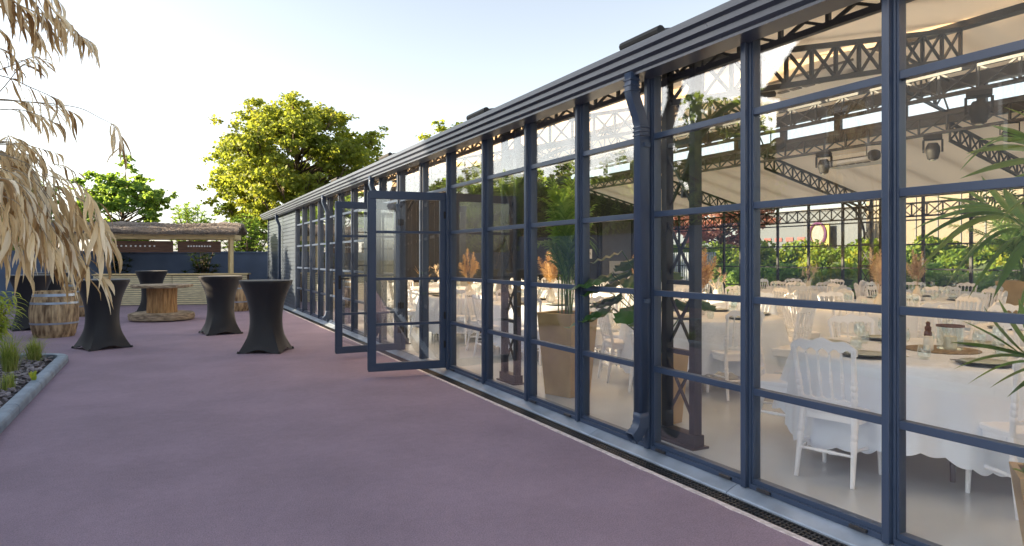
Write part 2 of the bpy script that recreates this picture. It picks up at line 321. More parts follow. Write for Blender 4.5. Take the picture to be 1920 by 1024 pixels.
def tree(name, label, base, h, crown_z, rx, rz, nclump, nleaf, leaf, m, cat='tree', rag=1.0, group=None, trunk_r=0.22, clump_r=0.9, seed=1, bark=True, lobes=None):
    """tapered trunk, limbs to leaf clumps spread unevenly through the crown"""
    rs = np.random.default_rng(seed); rnd = random.Random(seed)
    t = empty(name, base, 0, label, cat, group)
    cs = []
    ph = rs.uniform(0, 6.28, 6); tries = 0
    while len(cs) < nclump and tries < nclump*200:
        tries += 1
        dv = rs.normal(size=3); dv /= np.linalg.norm(dv)
        rad = rs.uniform(0.30, 1.0) ** 0.5
        az = math.atan2(dv[1], dv[0])
        bump = 0.94 + rag*0.09*math.sin(3*az+ph[0]) + rag*0.07*math.sin(5*dv[2]*2+ph[1]+az) + rag*0.06*math.sin(7*az+ph[2]+4*dv[2])
        p = np.array([dv[0]*rx*rad*bump, dv[1]*rx*rad*bump, crown_z + dv[2]*rz*rad*bump])
        if dv[2] < 0: p[2] = crown_z + dv[2]*rz*rad*0.85
        if all(np.linalg.norm(p-q) > clump_r*0.62 for q in cs): cs.append(p)
    tr = MB(); fork = crown_z - rz*0.75
    bend = (rs.uniform(-.15,.15), rs.uniform(-.15,.15))
    tr.tube([(0,0,-0.05),(bend[0]*.3,bend[1]*.3,fork*0.5),(bend[0],bend[1],fork),(bend[0]*1.5,bend[1]*1.5,crown_z),(bend[0],bend[1],crown_z+rz*0.3)],
            [trunk_r*1.25, trunk_r, trunk_r*0.85, trunk_r*0.5, trunk_r*0.15], 9)
    for p in cs:
        zz = max(fork*0.9, min(crown_z+rz*0.4, p[2]-np.hypot(p[0],p[1])*0.55-0.2))
        a = Vector((bend[0],bend[1],zz)); b = Vector(p); mid = (a+b)/2 + Vector((rs.uniform(-.2,.2),rs.uniform(-.2,.2),-0.08*(b-a).length+rs.uniform(-.1,.2)))
        q = (a*0.2+mid*0.8); r0 = trunk_r*0.16 + 0.011*(b-a).length
        tr.tube([a, q, mid, b], [r0, r0*0.75, r0*0.55, r0*0.2], 5)
        for k in range(4):
            e = b + Vector(np.clip(rs.normal(size=3),-1,1))*clump_r*0.5; tr.tube([mid*0.4+b*0.6, (b+e)/2, e], [r0*0.28, r0*0.2, r0*0.08], 3, caps=False)
    tr.build('trunk', M['bark'], t, smooth=True)
    C = []; N = []
    per = nleaf // len(cs)
    for p in cs:
        # sub-clusters inside the clump make sprays
        nsub = 9
        sub = p + rs.normal(size=(nsub,3))*np.array([1,1,0.62])*clump_r*0.52
        k = rs.integers(0, nsub, per)
        pos = sub[k] + rs.normal(size=(per,3))*np.array([1,1,0.55])*clump_r*0.2
        C.append(pos); out = pos - np.array([0,0,crown_z]); out /= (np.linalg.norm(out,axis=1,keepdims=True)+1e-6)
        N.append(out*0.7 + rs.normal(size=(per,3))*0.75 + np.array([0,0,0.55]))
    C = np.concatenate(C); N = np.concatenate(N); s = rs.uniform(0.65,1.25,len(C))*leaf
    leafcloud('crown', m, C, N, s, s*0.8, t)
    return t

# ================================================================== STRUCTURE
g = MB(); g.add([(-400,-400,-0.03),(400,-400,-0.03),(400,400,-0.03),(-400,400,-0.03)], [(0,1,2,3)]); tag(g.build('ground', M['ground']), kind='structure')
EX = 2.985    # patio edge by the drain
g = MB(); g.box(-22, EX, -14, 26.59, -0.2, 0.0); tag(g.build('patio', M['patio']), kind='structure')
# pale cement seam, slightly ragged
g = MB(); ys = np.arange(-3, 25.4, 0.12); w = [0.016 + random.uniform(-.007,.008) for _ in ys]
for i in range(len(ys)-1):
    g.add([(EX-w[i],ys[i],-.1),(EX+.018,ys[i],-.1),(EX+.018,ys[i+1],-.1),(EX-w[i+1],ys[i+1],-.1),(EX-w[i],ys[i],.006),(EX+.018,ys[i],.006),(EX+.018,ys[i+1],.006),(EX-w[i+1],ys[i+1],.006)],
          [(4,5,6,7),(0,4,7,3),(1,2,6,5)])
tag(g.build('pavement_edge', M['edge']), kind='structure')

# drain channel
dr = empty('drain_channel', (0,0,0), 0, 'long black slotted drain grating along the foot of the glass facade', 'drain')
g = MB().box(EX+.02, 3.125, -3, 25.3, -.12, -.07); g.build('channel', M['pit'], dr)
g = MB()
g.box(EX+.02, EX+.03, -3, 25.3, -.07, .004); g.box(3.115, 3.125, -3, 25.3, -.07, .004)
for k in (0.35, 0.66): xx = EX+.03 + k*(3.115-EX-.03); g.box(xx-.004, xx+.004, -3, 25.3, -.02, .002)
y = -1.0
while y < 25.2:
    g.bar((EX+.031, y, -.009), (3.114, y+.02, -.009), .011, .018); y += .030 if y < 12 else .045
g.build('grating', M['grate'], dr)

# ================================================================== GLASS HALL
FX = 3.27
hall = empty('glass_hall', (0,0,0), 0, 'long low event hall with slate-blue steel frame, glass walls and dark gutter', 'building')
g = MB().box(3.235, 15.9, -3, 25.3, -0.25, 0.05); g.build('floor_slab', M['floor'], hall)
# metal sill in lengths
y = -3.0; sl_i = 0
while y < 25.3:
    y2 = min(y + 1.55, 25.3)
    g = MB(); g.prism([(3.126,-.1),(3.232,-.1),(3.232,.052),(3.222,.056),(3.132,.018),(3.126,.012)], y+.003, y2-.003); g.build('sill', M['sill'], hall); y = y2
posts = [-2.64,-1.66,-.70,.26,1.22,2.19,3.13,4.09,5.06,6.01,7.04,8.14,9.17,10.22,11.22,12.18,13.15,14.25,15.35,16.36,17.36,18.43,19.5]
ZB, ZT = 0.065, 2.93
TR = [0.655, 1.22, 1.805, 2.385]
DOOR = (11, 13)   # bay indices with the open double door
def add_post(x, y, back=False):
    g = MB()
    if back:
        g.box(x-.03, x+.03, y-.03, y+.03, .05, ZT+.05)
    else:
        g.box(x-.045, x+.03, y-.034, y+.034, .058, ZT+.02)          # outer box profile
        g.box(x-.075, x-.045, y-.020, y+.020, .058, ZT+.02)         # narrow cover cap
        g.box(x+.03, x+.055, y-.022, y+.022, .05, ZT)          # inner fin
    return g.build('post', M['frame'] if not back else M['steel'], hall, bevel=.003)
for y in posts: add_post(FX, y)
for i in range(len(posts)-1):
    a, b = posts[i]+.034, posts[i+1]-.034
    door = DOOR[0] <= i < DOOR[1]
    z0 = 2.36 if door else ZB
    g = MB()
    zlo = 2.354 if door else .055; zl2 = 2.396 if door else .115
    x0_, x1_ = FX-.034, FX+.022
    vs = []
    for x_ in (x0_, x1_):
        vs += [(x_,a,zlo),(x_,b,zlo),(x_,b,ZT+.02),(x_,a,ZT+.02),(x_,a+.012,zl2),(x_,b-.012,zl2),(x_,b-.012,ZT-.05),(x_,a+.012,ZT-.05)]
    fs = []
    for q in range(4):
        r_ = (q+1) % 4; fs += [(q, r_, 4+r_, 4+q), (8+q, 12+q, 12+r_, 8+r_), (q, 8+q, 8+r_, r_), (4+q, 4+r_, 12+r_, 12+q)]
    g.add(vs, fs); w = g.build('window', M['frame'], hall, bevel=.002)
    if not door:
        MB().box(FX-.055, FX-.035, a, b, .057, .088).build('window_sill', M['frame'], w, bevel=.002)
        for z in TR: MB().box(FX-.034, FX+.018, a+.013, b-.013, z-.021, z+.021).build('transom', M['frame'], w, bevel=.002)
    g = MB()
    zs = ([.115] + TR + [ZT-.05]) if not door else [2.396, ZT-.05]
    if not door:
        for k in range(5):
            lo = zs[k] + (.021 if k else 0); hi = zs[k+1] - (.021 if k < 4 else 0)
            g.box(FX-.011, FX-.005, a+.012, b-.012, lo, hi); jz = rng.normal(size=4)*.0012; g.v[-8:] = [(v[0]+jz[(0 if v[1] < a+.1 else 1)+(0 if v[2] < lo+.1 else 2)], v[1], v[2]) for v in g.v[-8:]]
    else: g.box(FX-.011, FX-.005, a+.012, b-.012, zs[0], zs[1])
    g.build('pane', M['glass'], w)
    if i in (5, 6, 8, 10) and not door:
        for q in (.14, .86): 
            yy = a + (b-a)*q; MB().box(FX-.075, FX-.056, yy-.05, yy+.05, .068, .086).build('drip_vent', M['steel'], w, bevel=.003)
# door threshold
MB().box(FX-.03, FX+.08, posts[11]+.034, posts[13]-.034, .051, .062).build('threshold', M['sill'], hall)
# eaves header, gutter
g = MB().box(3.232, 3.36, -3, 25.3, 2.955, 3.03); g.build('eaves_beam', M['frame'], hall)
gp_ = [(3.23,2.835),(3.045,2.835),(3.02,2.85),(3.02,2.885),(3.005,2.892),(2.985,2.90),(2.985,2.935),(2.970,2.943),(2.955,2.95),(2.955,2.992),(2.975,3.0),(2.975,2.985),(3.20,2.985),(3.23,3.03)]
g = MB(); g.prism(gp_, -3, 25.35); g.build('gutter', M['gutter'], hall)
g = MB().box(3.05, 3.225, -3, 25.3, 2.815, 2.834)
g.build('soffit', M['gutter'], hall)
# roofs: aisles + raised clerestory nave
X1, X2, XB = 7.2, 12.0, 15.9
def roof(poly, nm, m): g = MB(); g.prism(poly, -3, 25.35); g.build(nm, m, hall)
def sheet(a, b, nm, m, y0):      # glass roof slope (slab) or the cloth blind hung under it
    g = MB(); g.add([(a[0],y0,a[1]),(b[0],y0,b[1]),(b[0],25.3,b[1]),(a[0],25.3,a[1])], [(0,1,2,3)]); g.build(nm, m, hall)
for A_, B_ in (((3.15,3.06),(X1,3.98)), ((16.05,3.06),(X2,3.98)), ((X1-.2,4.64),(9.6,5.22)), ((X2+.2,4.64),(9.6,5.22))):
    roof([A_, B_, (B_[0],B_[1]+.012), (A_[0],A_[1]+.012)], 'roof_glazing', M['roofglass'])
    g = MB(); y = -3
    while y < 25.4: g.bar((A_[0], y, A_[1]-.02), (B_[0], y, B_[1]-.02), .05, .05); y += 1.02
    g.build('roof', M['roof'], hall)
for A_, B_, y0 in (((3.37,3.005),(X1,3.88),-3), ((15.85,3.005),(X2,3.88),-3), ((X1+.05,4.56),(9.6,5.13),-3), ((X2-.05,4.56),(9.6,5.13),-3)): sheet(A_, B_, 'ceiling', M['blind'], y0)
for xc in (X1, X2):
    g = MB().box(xc-.06, xc+.06, -3, 25.3, 3.80, 4.03).box(xc-.06, xc+.06, -3, 25.3, 4.36, 4.60); g.build('clerestory_beam', M['steel'], hall)
    y = -3
    while y < 25:
        w = MB().box(xc-.04, xc+.04, y, y+.14, 4.03, 4.36).build('clerestory_window', M['steel'], hall)
        MB().box(xc-.003, xc+.003, y+.14, min(y+1.35, 25.3), 4.03, 4.36).build('pane', M['glass_back'], w); y += 1.35
# trusses, columns, brackets
def lattice(g, a, b, hgt, n, w=.045, dirv=(0,0,-1), web=.022, vert=True):
    a = Vector(a); b = Vector(b); dv = Vector(dirv)*hgt
    g.bar(a, b, w, w); g.bar(a+dv, b+dv, w, w)
    for i in range(n):
        p = a.lerp(b, i/n); q = a.lerp(b, (i+1)/n)
        g.bar(p, q+dv, web, web); g.bar(p+dv, q, web, web*.9)
        if vert: g.bar(q, q+dv, web*1.3, web*1.3)
def arc(g, p0, p1, c, r, n=8):
    pts = []
    for i in range(n+1):
        t = i/n; a = Vector(p0)*(1-t)**2 + Vector(c)*2*t*(1-t) + Vector(p1)*t*t; pts.append(a)
    g.tube(pts, r, 6)
XF, XR = 3.56, 15.45
for y in (.3, 4.12, 7.04, 11.1, 15.05, 18.8):
    for X, s in ((XF, 1), (XR, -1)):
        col = MB()
        hh = .16
        ya, yb = (y-hh, y+hh)
        col.box(X-.035, X+.035, ya-.03, ya+.03, .05, 2.98); col.box(X-.035, X+.035, yb-.03, yb+.03, .05, 2.98)
        zz = .22; n = 5; dz = (2.9-.22)/n
        for k in range(n):
            z1, z2 = zz+k*dz, zz+(k+1)*dz
            col.bar((X-.015, ya, z1+.03), (X-.015, yb, z2-.03), .018, .018); col.bar((X+.01, yb, z1+.03), (X+.01, ya, z2-.03), .018, .018)
            col.bar((X, ya, z2), (X, yb, z2), .05, .035)
        col.box(X-.08, X+.08, y-.22, y+.22, .05, .065).box(X-.05,X+.05,y-.20,y+.20,.065,.15)
        col.build('lattice_column', M['steel'], hall)
    g = MB()
    for X0, Xe, s in ((XF, X1, 1), (XR, X2, -1)):
        lattice(g, (X0-.1*s, y, 2.97), (Xe, y, 3.80 if s > 0 else 3.80), .30, 12)
        arc(g, (X0+.03*s, y, 1.95), (X0+1.0*s, y, 2.86), (X0+.08*s, y, 2.72), .028)
    lattice(g, (X1, y, 4.5), (9.6, y, 5.02), .55, 6); lattice(g, (X2, y, 4.5), (9.6, y, 5.02), .55, 6)
    g.build('truss', M['steel'], hall)
for X, zt, hh in ((XF, 3.03, .15), (XR, 2.75, .30)):
    g = MB(); lattice(g, (X, -2.9, zt), (X, 19.2, zt), hh, 62, w=.04, web=.02); g.build('lattice_beam', M['steel'], hall)
for X in (8.4, 10.8):
    g = MB(); lattice(g, (X, -2.9, 3.72), (X, 19.2, 3.72), .28, 50, w=.045, web=.022); g.build('lattice_beam', M['steel'], hall)
# rear glass wall
y = -2.9
while y < 19.5:
    add_post(XB, y, True)
    y2 = y+1.07
    w = MB().box(XB-.02, XB+.02, y+.03, y2-.03, .055, .13).build('window', M['steel'], hall)
    for z in TR: MB().box(XB-.02, XB+.02, y+.03, y2-.03, z-.016, z+.016).build('transom', M['steel'], w)
    MB().box(XB-.003, XB+.003, y+.03, y2-.03, .13, ZT).build('pane', M['glass_back'], w)
    y = y2
MB().box(XB-.06, XB+.1, -3, 25.3, 2.93, 3.03).build('eaves_beam', M['steel'], hall)
# closed end of the hall: dark screen, low pale wall
EY = 19.3
poly = [(3.3,.05),(15.9,.05),(15.9,3.0),(X2,3.84),(X2,4.55),(9.6,5.12),(X1,4.55),(X1,3.84),(3.4,3.0)]
g = MB(); g.prism(poly, EY, EY+.15); g.build('end_wall', M['dgrey'], hall)
for x in np.arange(3.4, 16, 1.04):  # near end, out of view: glazed to let more daylight into the hall
    MB().box(x-.03, x+.03, -3.05, -2.99, .05, 3.0).build('end_wall_post', M['steel'], hall)
g = MB()
for z in TR + [2.96]: g.box(3.3, 15.9, -3.04, -3.0, z-.02, z+.02)
g.box(3.3, 15.9, -3.06, -2.98, 3.0, 3.1); e_ = g.build('added_end_glazing', M['steel'], hall)
g = MB().box(3.3, 15.9, -3.025, -3.019, .06, 2.94); g.build('pane', M['glass_back'], e_)
for x in (4.6, 6.1, 7.6, 9.1, 10.6, 11.7, 13.1, 14.5): MB().box(x-.05, x+.05, EY-.05, EY-.003, .052, 2.9).build('end_wall_post', M['steel'], hall)
MB().box(13.2, 14.4, EY-.07, EY-.01, .05, 2.75).build('service_door', M['mgrey'], hall)
MB().box(3.6, 12.3, 18.45, 18.75, .055, .78).build('low_wall', M['lgrey'], hall)
# grey siding block at the far end
g = MB(); z = 0.06
poly = [(FX+.1, .055)]
zz = .055
g = MB()
n = 26; dz = (2.93-.055)/n
pr = [(FX+.12, .055)]
for i in range(n):
    z0 = .055+i*dz; pr += [(FX-.035, z0+.004), (FX-.035, z0+dz*.70), (FX-.012, z0+dz*.80), (FX-.012, z0+dz*.995)]
pr += [(FX+.12, 2.93)]
g.prism(pr, 19.54, 25.25); g.build('siding_wall', M['siding'], hall)
MB().box(FX-.06, FX+.12, 25.251, 25.31, .055, 2.95).build('corner_trim', M['frame'], hall)
MB().box(3.4, 15.9, 25.15, 25.25, .055, 3.0).build('end_wall', M['siding'], hall)
# downspouts
def downspout(y, r=.042, sq=True):
    g = MB(); x0 = 3.06; x1 = 3.145
    path = [(x0, y, 2.84), (x0, y, 2.70), (x0+.02, y, 2.64), (x1-.02, y, 2.53), (x1, y, 2.46), (x1, y, .34)]
    def sweep(pts, w):
        pts = [Vector(p) for p in pts]; rings = []
        for i, p in enumerate(pts):
            t = (pts[min(i+1,len(pts)-1)]-pts[max(i-1,0)]).normalized(); sd = Vector((0,1,0)); u = t.cross(sd)
            ring = []
            for k in range(16):
                a = 2*math.pi*k/16; c, s_ = math.cos(a), math.sin(a); q = max(abs(c), abs(s_))**.75
                ring.append(p + sd*(w[i]*c/q) + u*(w[i]*s_/q))
            rings.append(ring)
        vs = [v for r_ in rings for v in r_]; fs = []
        for i in range(len(pts)-1):
            for k in range(16): fs.append((i*16+k, i*16+(k+1)%16, (i+1)*16+(k+1)%16, (i+1)*16+k))
        g.add(vs, fs)
    sweep(path, [r]*6)
    # ribs at the bends
    el = [(x1, y, .34)]
    for k in range(9):
        a = k/8*math.pi*0.36; el.append((x1 - .16*(1-math.cos(a)), y, .30 - .16*math.sin(a)))
    w = [r*1.02 + (.004 if k % 2 else 0) for k in range(len(el))]
    sweep(el, w)
    for (zc) in (2.62, 2.60, 2.58): pass
    o = g.build('downspout', M['frame'], hall, smooth=40)
    sd = o.modifiers.new('wall', 'SOLIDIFY'); sd.thickness = .003
    e = Vector(el[-1]); e2 = Vector(el[-2]); t = (e2-e).normalized()
    MB().tube([e+t*.055, e+t*.06], r*.86, 12).build('outlet_lining', M['rust'], o)
    for z in (2.3, 1.15): MB().box(x1-.01, 3.190, y-.055, y+.055, z, z+.03).build('bracket', M['frame'], o)
    for z in (2.78, 2.74, 2.70): MB().box(x0-r-.004, x0+r+.004, y-r-.004, y+r+.004, z, z+.012).build('collar', M['frame'], o, bevel=.004)
    for z in (2.44, 2.41, 2.38): MB().box(x1-r-.004, x1+r+.004, y-r-.004, y+r+.004, z, z+.012).build('collar', M['frame'], o, bevel=.004)
for y in (.45, 4.08, 11.2, 15.05, 22.06): downspout(y)
# open double door leaves
def leaf(hy, ang, name, handle):
    L_, Hh, st = 1.0, 2.24, .095
    t = empty(name, (FX-.035, hy, .075), ang); t.parent = hall
    g = MB()   # leaf local: +x along the leaf, y thickness
    g.box(0, L_, -.028, .028, 0, .10).box(0, L_, -.028, .028, Hh-.10, Hh).box(0, st, -.028, .028, .10, Hh-.10).box(L_-st, L_, -.028, .028, .10, Hh-.10)
    zz = [v-.075 for v in TR[:3]]
    for z in zz: g.box(st, L_-st, -.022, .022, z-.016, z+.016)
    g.box(L_, L_+.008, -.02, .02, .02, Hh-.02)
    me = g.mesh('door', M['frame']); o = place('door', me, hall, (FX-.045, hy, .075), ang)
    b = o.modifiers.new('bevel', 'BEVEL'); b.width = .003; b.limit_method = 'ANGLE'
    bpy.data.objects.remove(t)
    g = MB(); zz = [.10] + zz + [Hh-.10]
    for k in range(4): g.box(st, L_-st, -.004, .004, zz[k]+(.016 if k else 0), zz[k+1]-(.016 if k < 3 else 0))
    g.build('pane', M['glass'], o)
    for z in (.25, .62, 1.9):
        MB().tube([(0, .034, z), (0, .034, z+.11)], .012, 8).box(-.05, .05, .029, .035, z+.01, z+.1).build('hinge', M['black'], o)
    if handle:
        g = MB().box(L_-st*.75, L_-st*.35, -.034, -.028, .95, 1.15).bar((L_-st*.55, -.05, 1.10), (L_-st*.55-.13, -.05, 1.10), .018, .018).bar((L_-st*.55, -.03, 1.10), (L_-st*.55, -.058, 1.10), .018, .018)
        g.box(L_-st*.75, L_-st*.35, .028, .034, .95, 1.15).bar((L_-st*.55, .05, 1.10), (L_-st*.55-.13, .05, 1.10), .018, .018).bar((L_-st*.55, .03, 1.10), (L_-st*.55, .058, 1.10), .018, .018)
        g.build('handle', M['black'], o)
    return o
leaf(posts[11]+.06, R(180-7.0), 'door', False)
leaf(posts[13]-.06, R(180+3.5), 'door', True)
# roof windows poking above the eaves
for y, w in ((.9,.5),(4.28,.42),(7.4,.45),(11.2,.5),(15.0,.5)):
    t = empty('roof_window', (0,0,0)); t.parent = hall
    def rz(x): return 3.11 + (x-3.15)*.2222
    g = MB(); g.prism([(3.35, rz(3.35)+.002), (4.1, rz(4.1)+.002), (4.1, rz(4.1)+.05), (3.35, rz(3.35)+.06)], y-w/2, y+w/2); g.build('frame', M['roof'], t)
    g = MB().tube([(3.30, y-w/2-.03, rz(3.3)+.04), (3.30, y+w/2+.03, rz(3.3)+.04)], .038, 10)
    g.build('blind_roller', M['black'], t)

# sign on the end screen
sg = empty('privacy_sign', (12.62, EY-.06, 1.62), 0, 'small square white sign reading PRIVÉ on the dark end screen', 'sign')
MB().box(-.16, .16, -.012, 0, -.16, .16).build('panel', M['white'], sg, bevel=.003)
cu = bpy.data.curves.new('lettering', 'FONT'); cu.body = 'PRIVÉ'; cu.size = .095; cu.align_x = 'CENTER'; cu.extrude = .001
co = bpy.data.objects.new('tmp', cu); COL.objects.link(co)
dg = bpy.context.evaluated_depsgraph_get(); me = bpy.data.meshes.new_from_object(co.evaluated_get(dg)); bpy.data.objects.remove(co)
me.materials.clear(); me.materials.append(M['ink'])
lt = place('lettering', me, sg, (0, -.0155, -.035)); lt.rotation_euler = (R(90), 0, 0)
# two frosted white posters below it
for x, lb in ((12.35,'left of the two pale blurred panels at the foot of the dark end screen'), (13.75,'right of the two pale blurred panels at the foot of the dark end screen')):
    o = MB().box(x-.28, x+.28, EY-.11, EY-.072, .95, 1.38).build('display_panel', M['lgrey'], bevel=.004); tag(o, lb, 'panel', 'pale display panels')

# ================================================================== FURNITURE
def turned(g, a, b, prof, n=8):
    a = Vector(a); b = Vector(b)
    g.tube([a.lerp(b, t) for t, r in prof], [r for t, r in prof], n)
SPIN = [(0,.007),(.06,.007),(.07,.010),(.10,.010),(.11,.007),(.25,.008),(.34,.011),(.35,.0125),(.37,.0125),(.38,.010),(.42,.0125),(.45,.0125),(.46,.010),(.50,.0125),(.53,.0125),(.54,.010),(.62,.008),(.85,.0065),(.9,.010),(.93,.010),(.94,.0065),(1,.0065)]
POST = [(0,.016),(.25,.016),(.27,.020),(.31,.020),(.33,.015),(.36,.021),(.40,.021),(.42,.015),(.45,.021),(.49,.021),(.51,.015),(.54,.020),(.58,.020),(.60,.016),(.95,.015),(1,.017)]
def chair_proto():
    t = empty('banquet_chair')
    # seat: rounded trapezoid, front at +y (towards the table), backrest at -y
    out = [(-.175,-.19),(.175,-.19),(.195,-.10),(.205,.06),(.195,.17),(.14,.20),(0,.212),(-.14,.20),(-.195,.17),(-.205,.06),(-.195,-.10)]
    g = MB(); n = len(out)
    vs = [(x*.97,y*.97,.425) for x,y in out] + [(x,y,.435) for x,y in out] + [(x,y,.455) for x,y in out] + [(x*.95,y*.95,.463) for x,y in out]
    fs = [tuple(range(n-1,-1,-1)), tuple(3*n+k for k in range(n))]
    for r in range(3):
        for k in range(n): fs.append((r*n+k, r*n+(k+1)%n, (r+1)*n+(k+1)%n, (r+1)*n+k))
    g.add(vs, fs)
    for a, b in (((-.17,-.17),(.17,-.17)),((-.18,.16),(.18,.16)),((-.178,-.17),(-.18,.16)),((.178,-.17),(.18,.16))):
        g.bar((a[0],a[1],.405),(b[0],b[1],.405),.018,.045)
    g.build('seat', M['chair'], t, smooth=35)
    # backrest: posts, arched top rail, lower rail, spindles; leans back
    g = MB(); z0, z1 = .44, .88; lean = -.085; hw = .165; hw1 = .190
    def bp(x, z): tt = (z-z0)/(z1-z0); return Vector((x*(1+.15*tt), -.185 + lean*tt, z))
    for s in (-1,1): turned(g, bp(s*hw, .40), bp(s*hw, z1-.02), POST)
    N = 24; top = []; bot = []
    for i in range(N+1):
        x = -hw-.018 + (2*hw+.036)*i/N; u = x/(hw+.018)
        zt = z1 + .035*math.cos(u*math.pi*.5) + .010*math.cos(u*math.pi*3) - (.012 if abs(u) > .93 else 0)
        fr = ((x+hw)/(2*hw)*5) % 1.0; zb = z1 - .055 + .030*math.sin(math.pi*max(0,min(1,fr))) if abs(x) < hw else z1-.06
        top.append((x, zt)); bot.append((x, zb))
    vs = []
    for dy in (-.011, .011):
        for (x, z) in top+bot: p = bp(x, z); vs.append((p.x, p.y+dy, p.z))
    K = N+1; fs = []
    for i in range(N):
        fs += [(i, i+1, K+i+1, K+i), (2*K+i, 3*K+i, 3*K+i+1, 2*K+i+1), (i, 2*K+i, 2*K+i+1, i+1), (K+i, K+i+1, 3*K+i+1, 3*K+i)]
    fs += [(0, K, 3*K, 2*K), (N, 2*K+N, 3*K+N, K+N)]
    g.add(vs, fs)
    # lower rail with small scallops
    vs = []
    for dy in (-.010,.010):
        for row in (0,1):
            for i in range(N+1):
                x = -hw + 2*hw*i/N; fr = (i/N*5) % 1.0
                z = .505 if row == 0 else .540 - .016*math.sin(math.pi*fr)
                p = bp(x, z); vs.append((p.x, p.y+dy, p.z))
    fs = []
    for i in range(N):
        fs += [(i, i+1, K+i+1, K+i), (2*K+i, 3*K+i, 3*K+i+1, 2*K+i+1), (i, 2*K+i, 2*K+i+1, i+1), (K+i, K+i+1, 3*K+i+1, 3*K+i)]
    g.add(vs, fs)
    for k in range(1,5):
        x = -hw + 2*hw*k/5; turned(g, bp(x,.53), bp(x,z1-.05), SPIN, 6)
    g.build('backrest', M['chair'], t, smooth=35)
    LEG = [(0,.013),(.10,.014),(.55,.019),(.60,.022),(.64,.022),(.66,.016),(.69,.022),(.73,.022),(.75,.017),(.80,.021),(1,.021)]
    for s in (-1,1):
        g = MB(); turned(g, (s*.185,.185,0), (s*.178,.165,.43), LEG); g.build('leg', M['chair'], t, smooth=35)
        g = MB(); turned(g, (s*.178,-.255,0), (s*.165,-.18,.43), LEG); g.build('leg', M['chair'], t, smooth=35)
    ST = [(0,.008),(.3,.010),(.42,.014),(.46,.010),(.50,.014),(.54,.010),(.58,.014),(.7,.010),(1,.008)]
    for a, b in (((-.183,.178,.24),(.183,.178,.24)),((-.175,-.225,.19),(.175,-.225,.19)),((-.183,.175,.20),(-.172,-.22,.22)),((.183,.175,.20),(.172,-.22,.22))):
        g = MB(); turned(g, a, b, ST, 6); g.build('stretcher', M['chair'], t, smooth=35)
    return t
chair0 = chair_proto(); chair_used = [False]
FLZ = .051
def chair(x, y, rz, label, group):
    if not chair_used[0]:
        chair_used[0] = True; chair0.location = (x,y,FLZ); chair0.rotation_euler = (0,0,rz); tag(chair0, label, 'chair', group); return chair0
    c = dup(chair0, (x,y,FLZ), rz, label, group); return c

def table_proto():
    t = empty('round_table')
    MB().lathe([(.86,.715),(.88,.72),(.88,.745),(.86,.75)], n=40).build('tabletop', M['wood_pale'], t)
    for a in (45,135,225,315):
        MB().tube([(.62*math.cos(R(a)),.62*math.sin(R(a)),0),(.6*math.cos(R(a)),.6*math.sin(R(a)),.714)], .016, 8).build('leg', M['cutlery'], t)
    return t
def cloth_mesh(seed, hem=.17, R0=.905):
    rs = np.random.default_rng(seed); n = 288; g = MB(); vs = []
    ph = rs.uniform(0,6.28,4); rings = [(0,.756),(.45,.757),(.80,.757),(.885,.7565),(R0,.742),(R0+.012,.70)]
    V = []
    def R_(a, t): 
        f = .030*math.sin(8*a+ph[0]) + .022*math.sin(13*a+ph[1]) + .014*math.sin(21*a+ph[2]) 
        return R0+.012 + t*(.06 + f*1.5)
    rr = []
    for (r, z) in rings[1:]: rr.append([(r*math.cos(2*math.pi*k/n), r*math.sin(2*math.pi*k/n), z) for k in range(n)])
    nz = 12
    for j in range(1, nz+1):
        t = j/nz; row = []
        for k in range(n):
            a = 2*math.pi*k/n; zb = hem + .05*math.sin(4*a+ph[3]) + .02*math.sin(9*a)
            zb += .022*(1-abs(math.sin(a*24)))
            z = .70 + (zb-.70)*t; r = R_(a, t**.8)
            row.append((r*math.cos(a), r*math.sin(a), z))
        rr.append(row)
    vs = [(0,0,.757)] + [p for row in rr for p in row]
    fs = [(0, 1+k, 1+(k+1)%n) for k in range(n)]
    for j in range(len(rr)-1):
        for k in range(n): fs.append((1+j*n+k, 1+(j+1)*n+k, 1+(j+1)*n+(k+1)%n, 1+j*n+(k+1)%n))
    g.add(vs, fs); return g.mesh('tablecloth', M['cloth_white'], True)
plate_me = MB().lathe([(.02,.006),(.10,.006),(.135,.016),(.138,.019),(.10,.010),(.02,.009)], n=28).mesh('plate', M['plate'], True)
def setting_proto():
    t = empty('place_setting')
    MB().lathe([(.09,0),(.12,.002),(.158,.012),(.160,.016),(.12,.006),(.02,.005)], n=32).build('charger_plate', M['charger'], t, smooth=True)
    o = place('plate', plate_me, t, (0,0,.007))
    return t
set0 = setting_proto()
def wineglass_mesh(): 
    return MB().lathe([(.034,0),(.034,.003),(.006,.008),(.004,.02),(.004,.075),(.010,.085),(.030,.105),(.040,.135),(.037,.165),(.030,.195),(.0285,.195),(.035,.165),(.038,.135),(.028,.107),(.008,.09)], n=18).mesh('wine_glass', M['tableglass'], True)
def tumbler_mesh(): 
    return MB().lathe([(.028,0),(.037,.02),(.040,.05),(.034,.095),(.0325,.095),(.038,.05),(.035,.022),(.02,.006)], n=18).mesh('tumbler', M['tableglass'], True)
WG, TU = wineglass_mesh(), tumbler_mesh()
def fork_mesh():
    g = MB(); g.bar((0,-.09,.003),(0,.035,.006),.007,.003); g.box(-.011,.011,.035,.060,.004,.007)
    for k in (-.009,-.003,.003,.009): g.box(k-.0016,k+.0016,.060,.100,.005,.0075)
    return g.mesh('fork', M['cutlery'])
FK = fork_mesh()
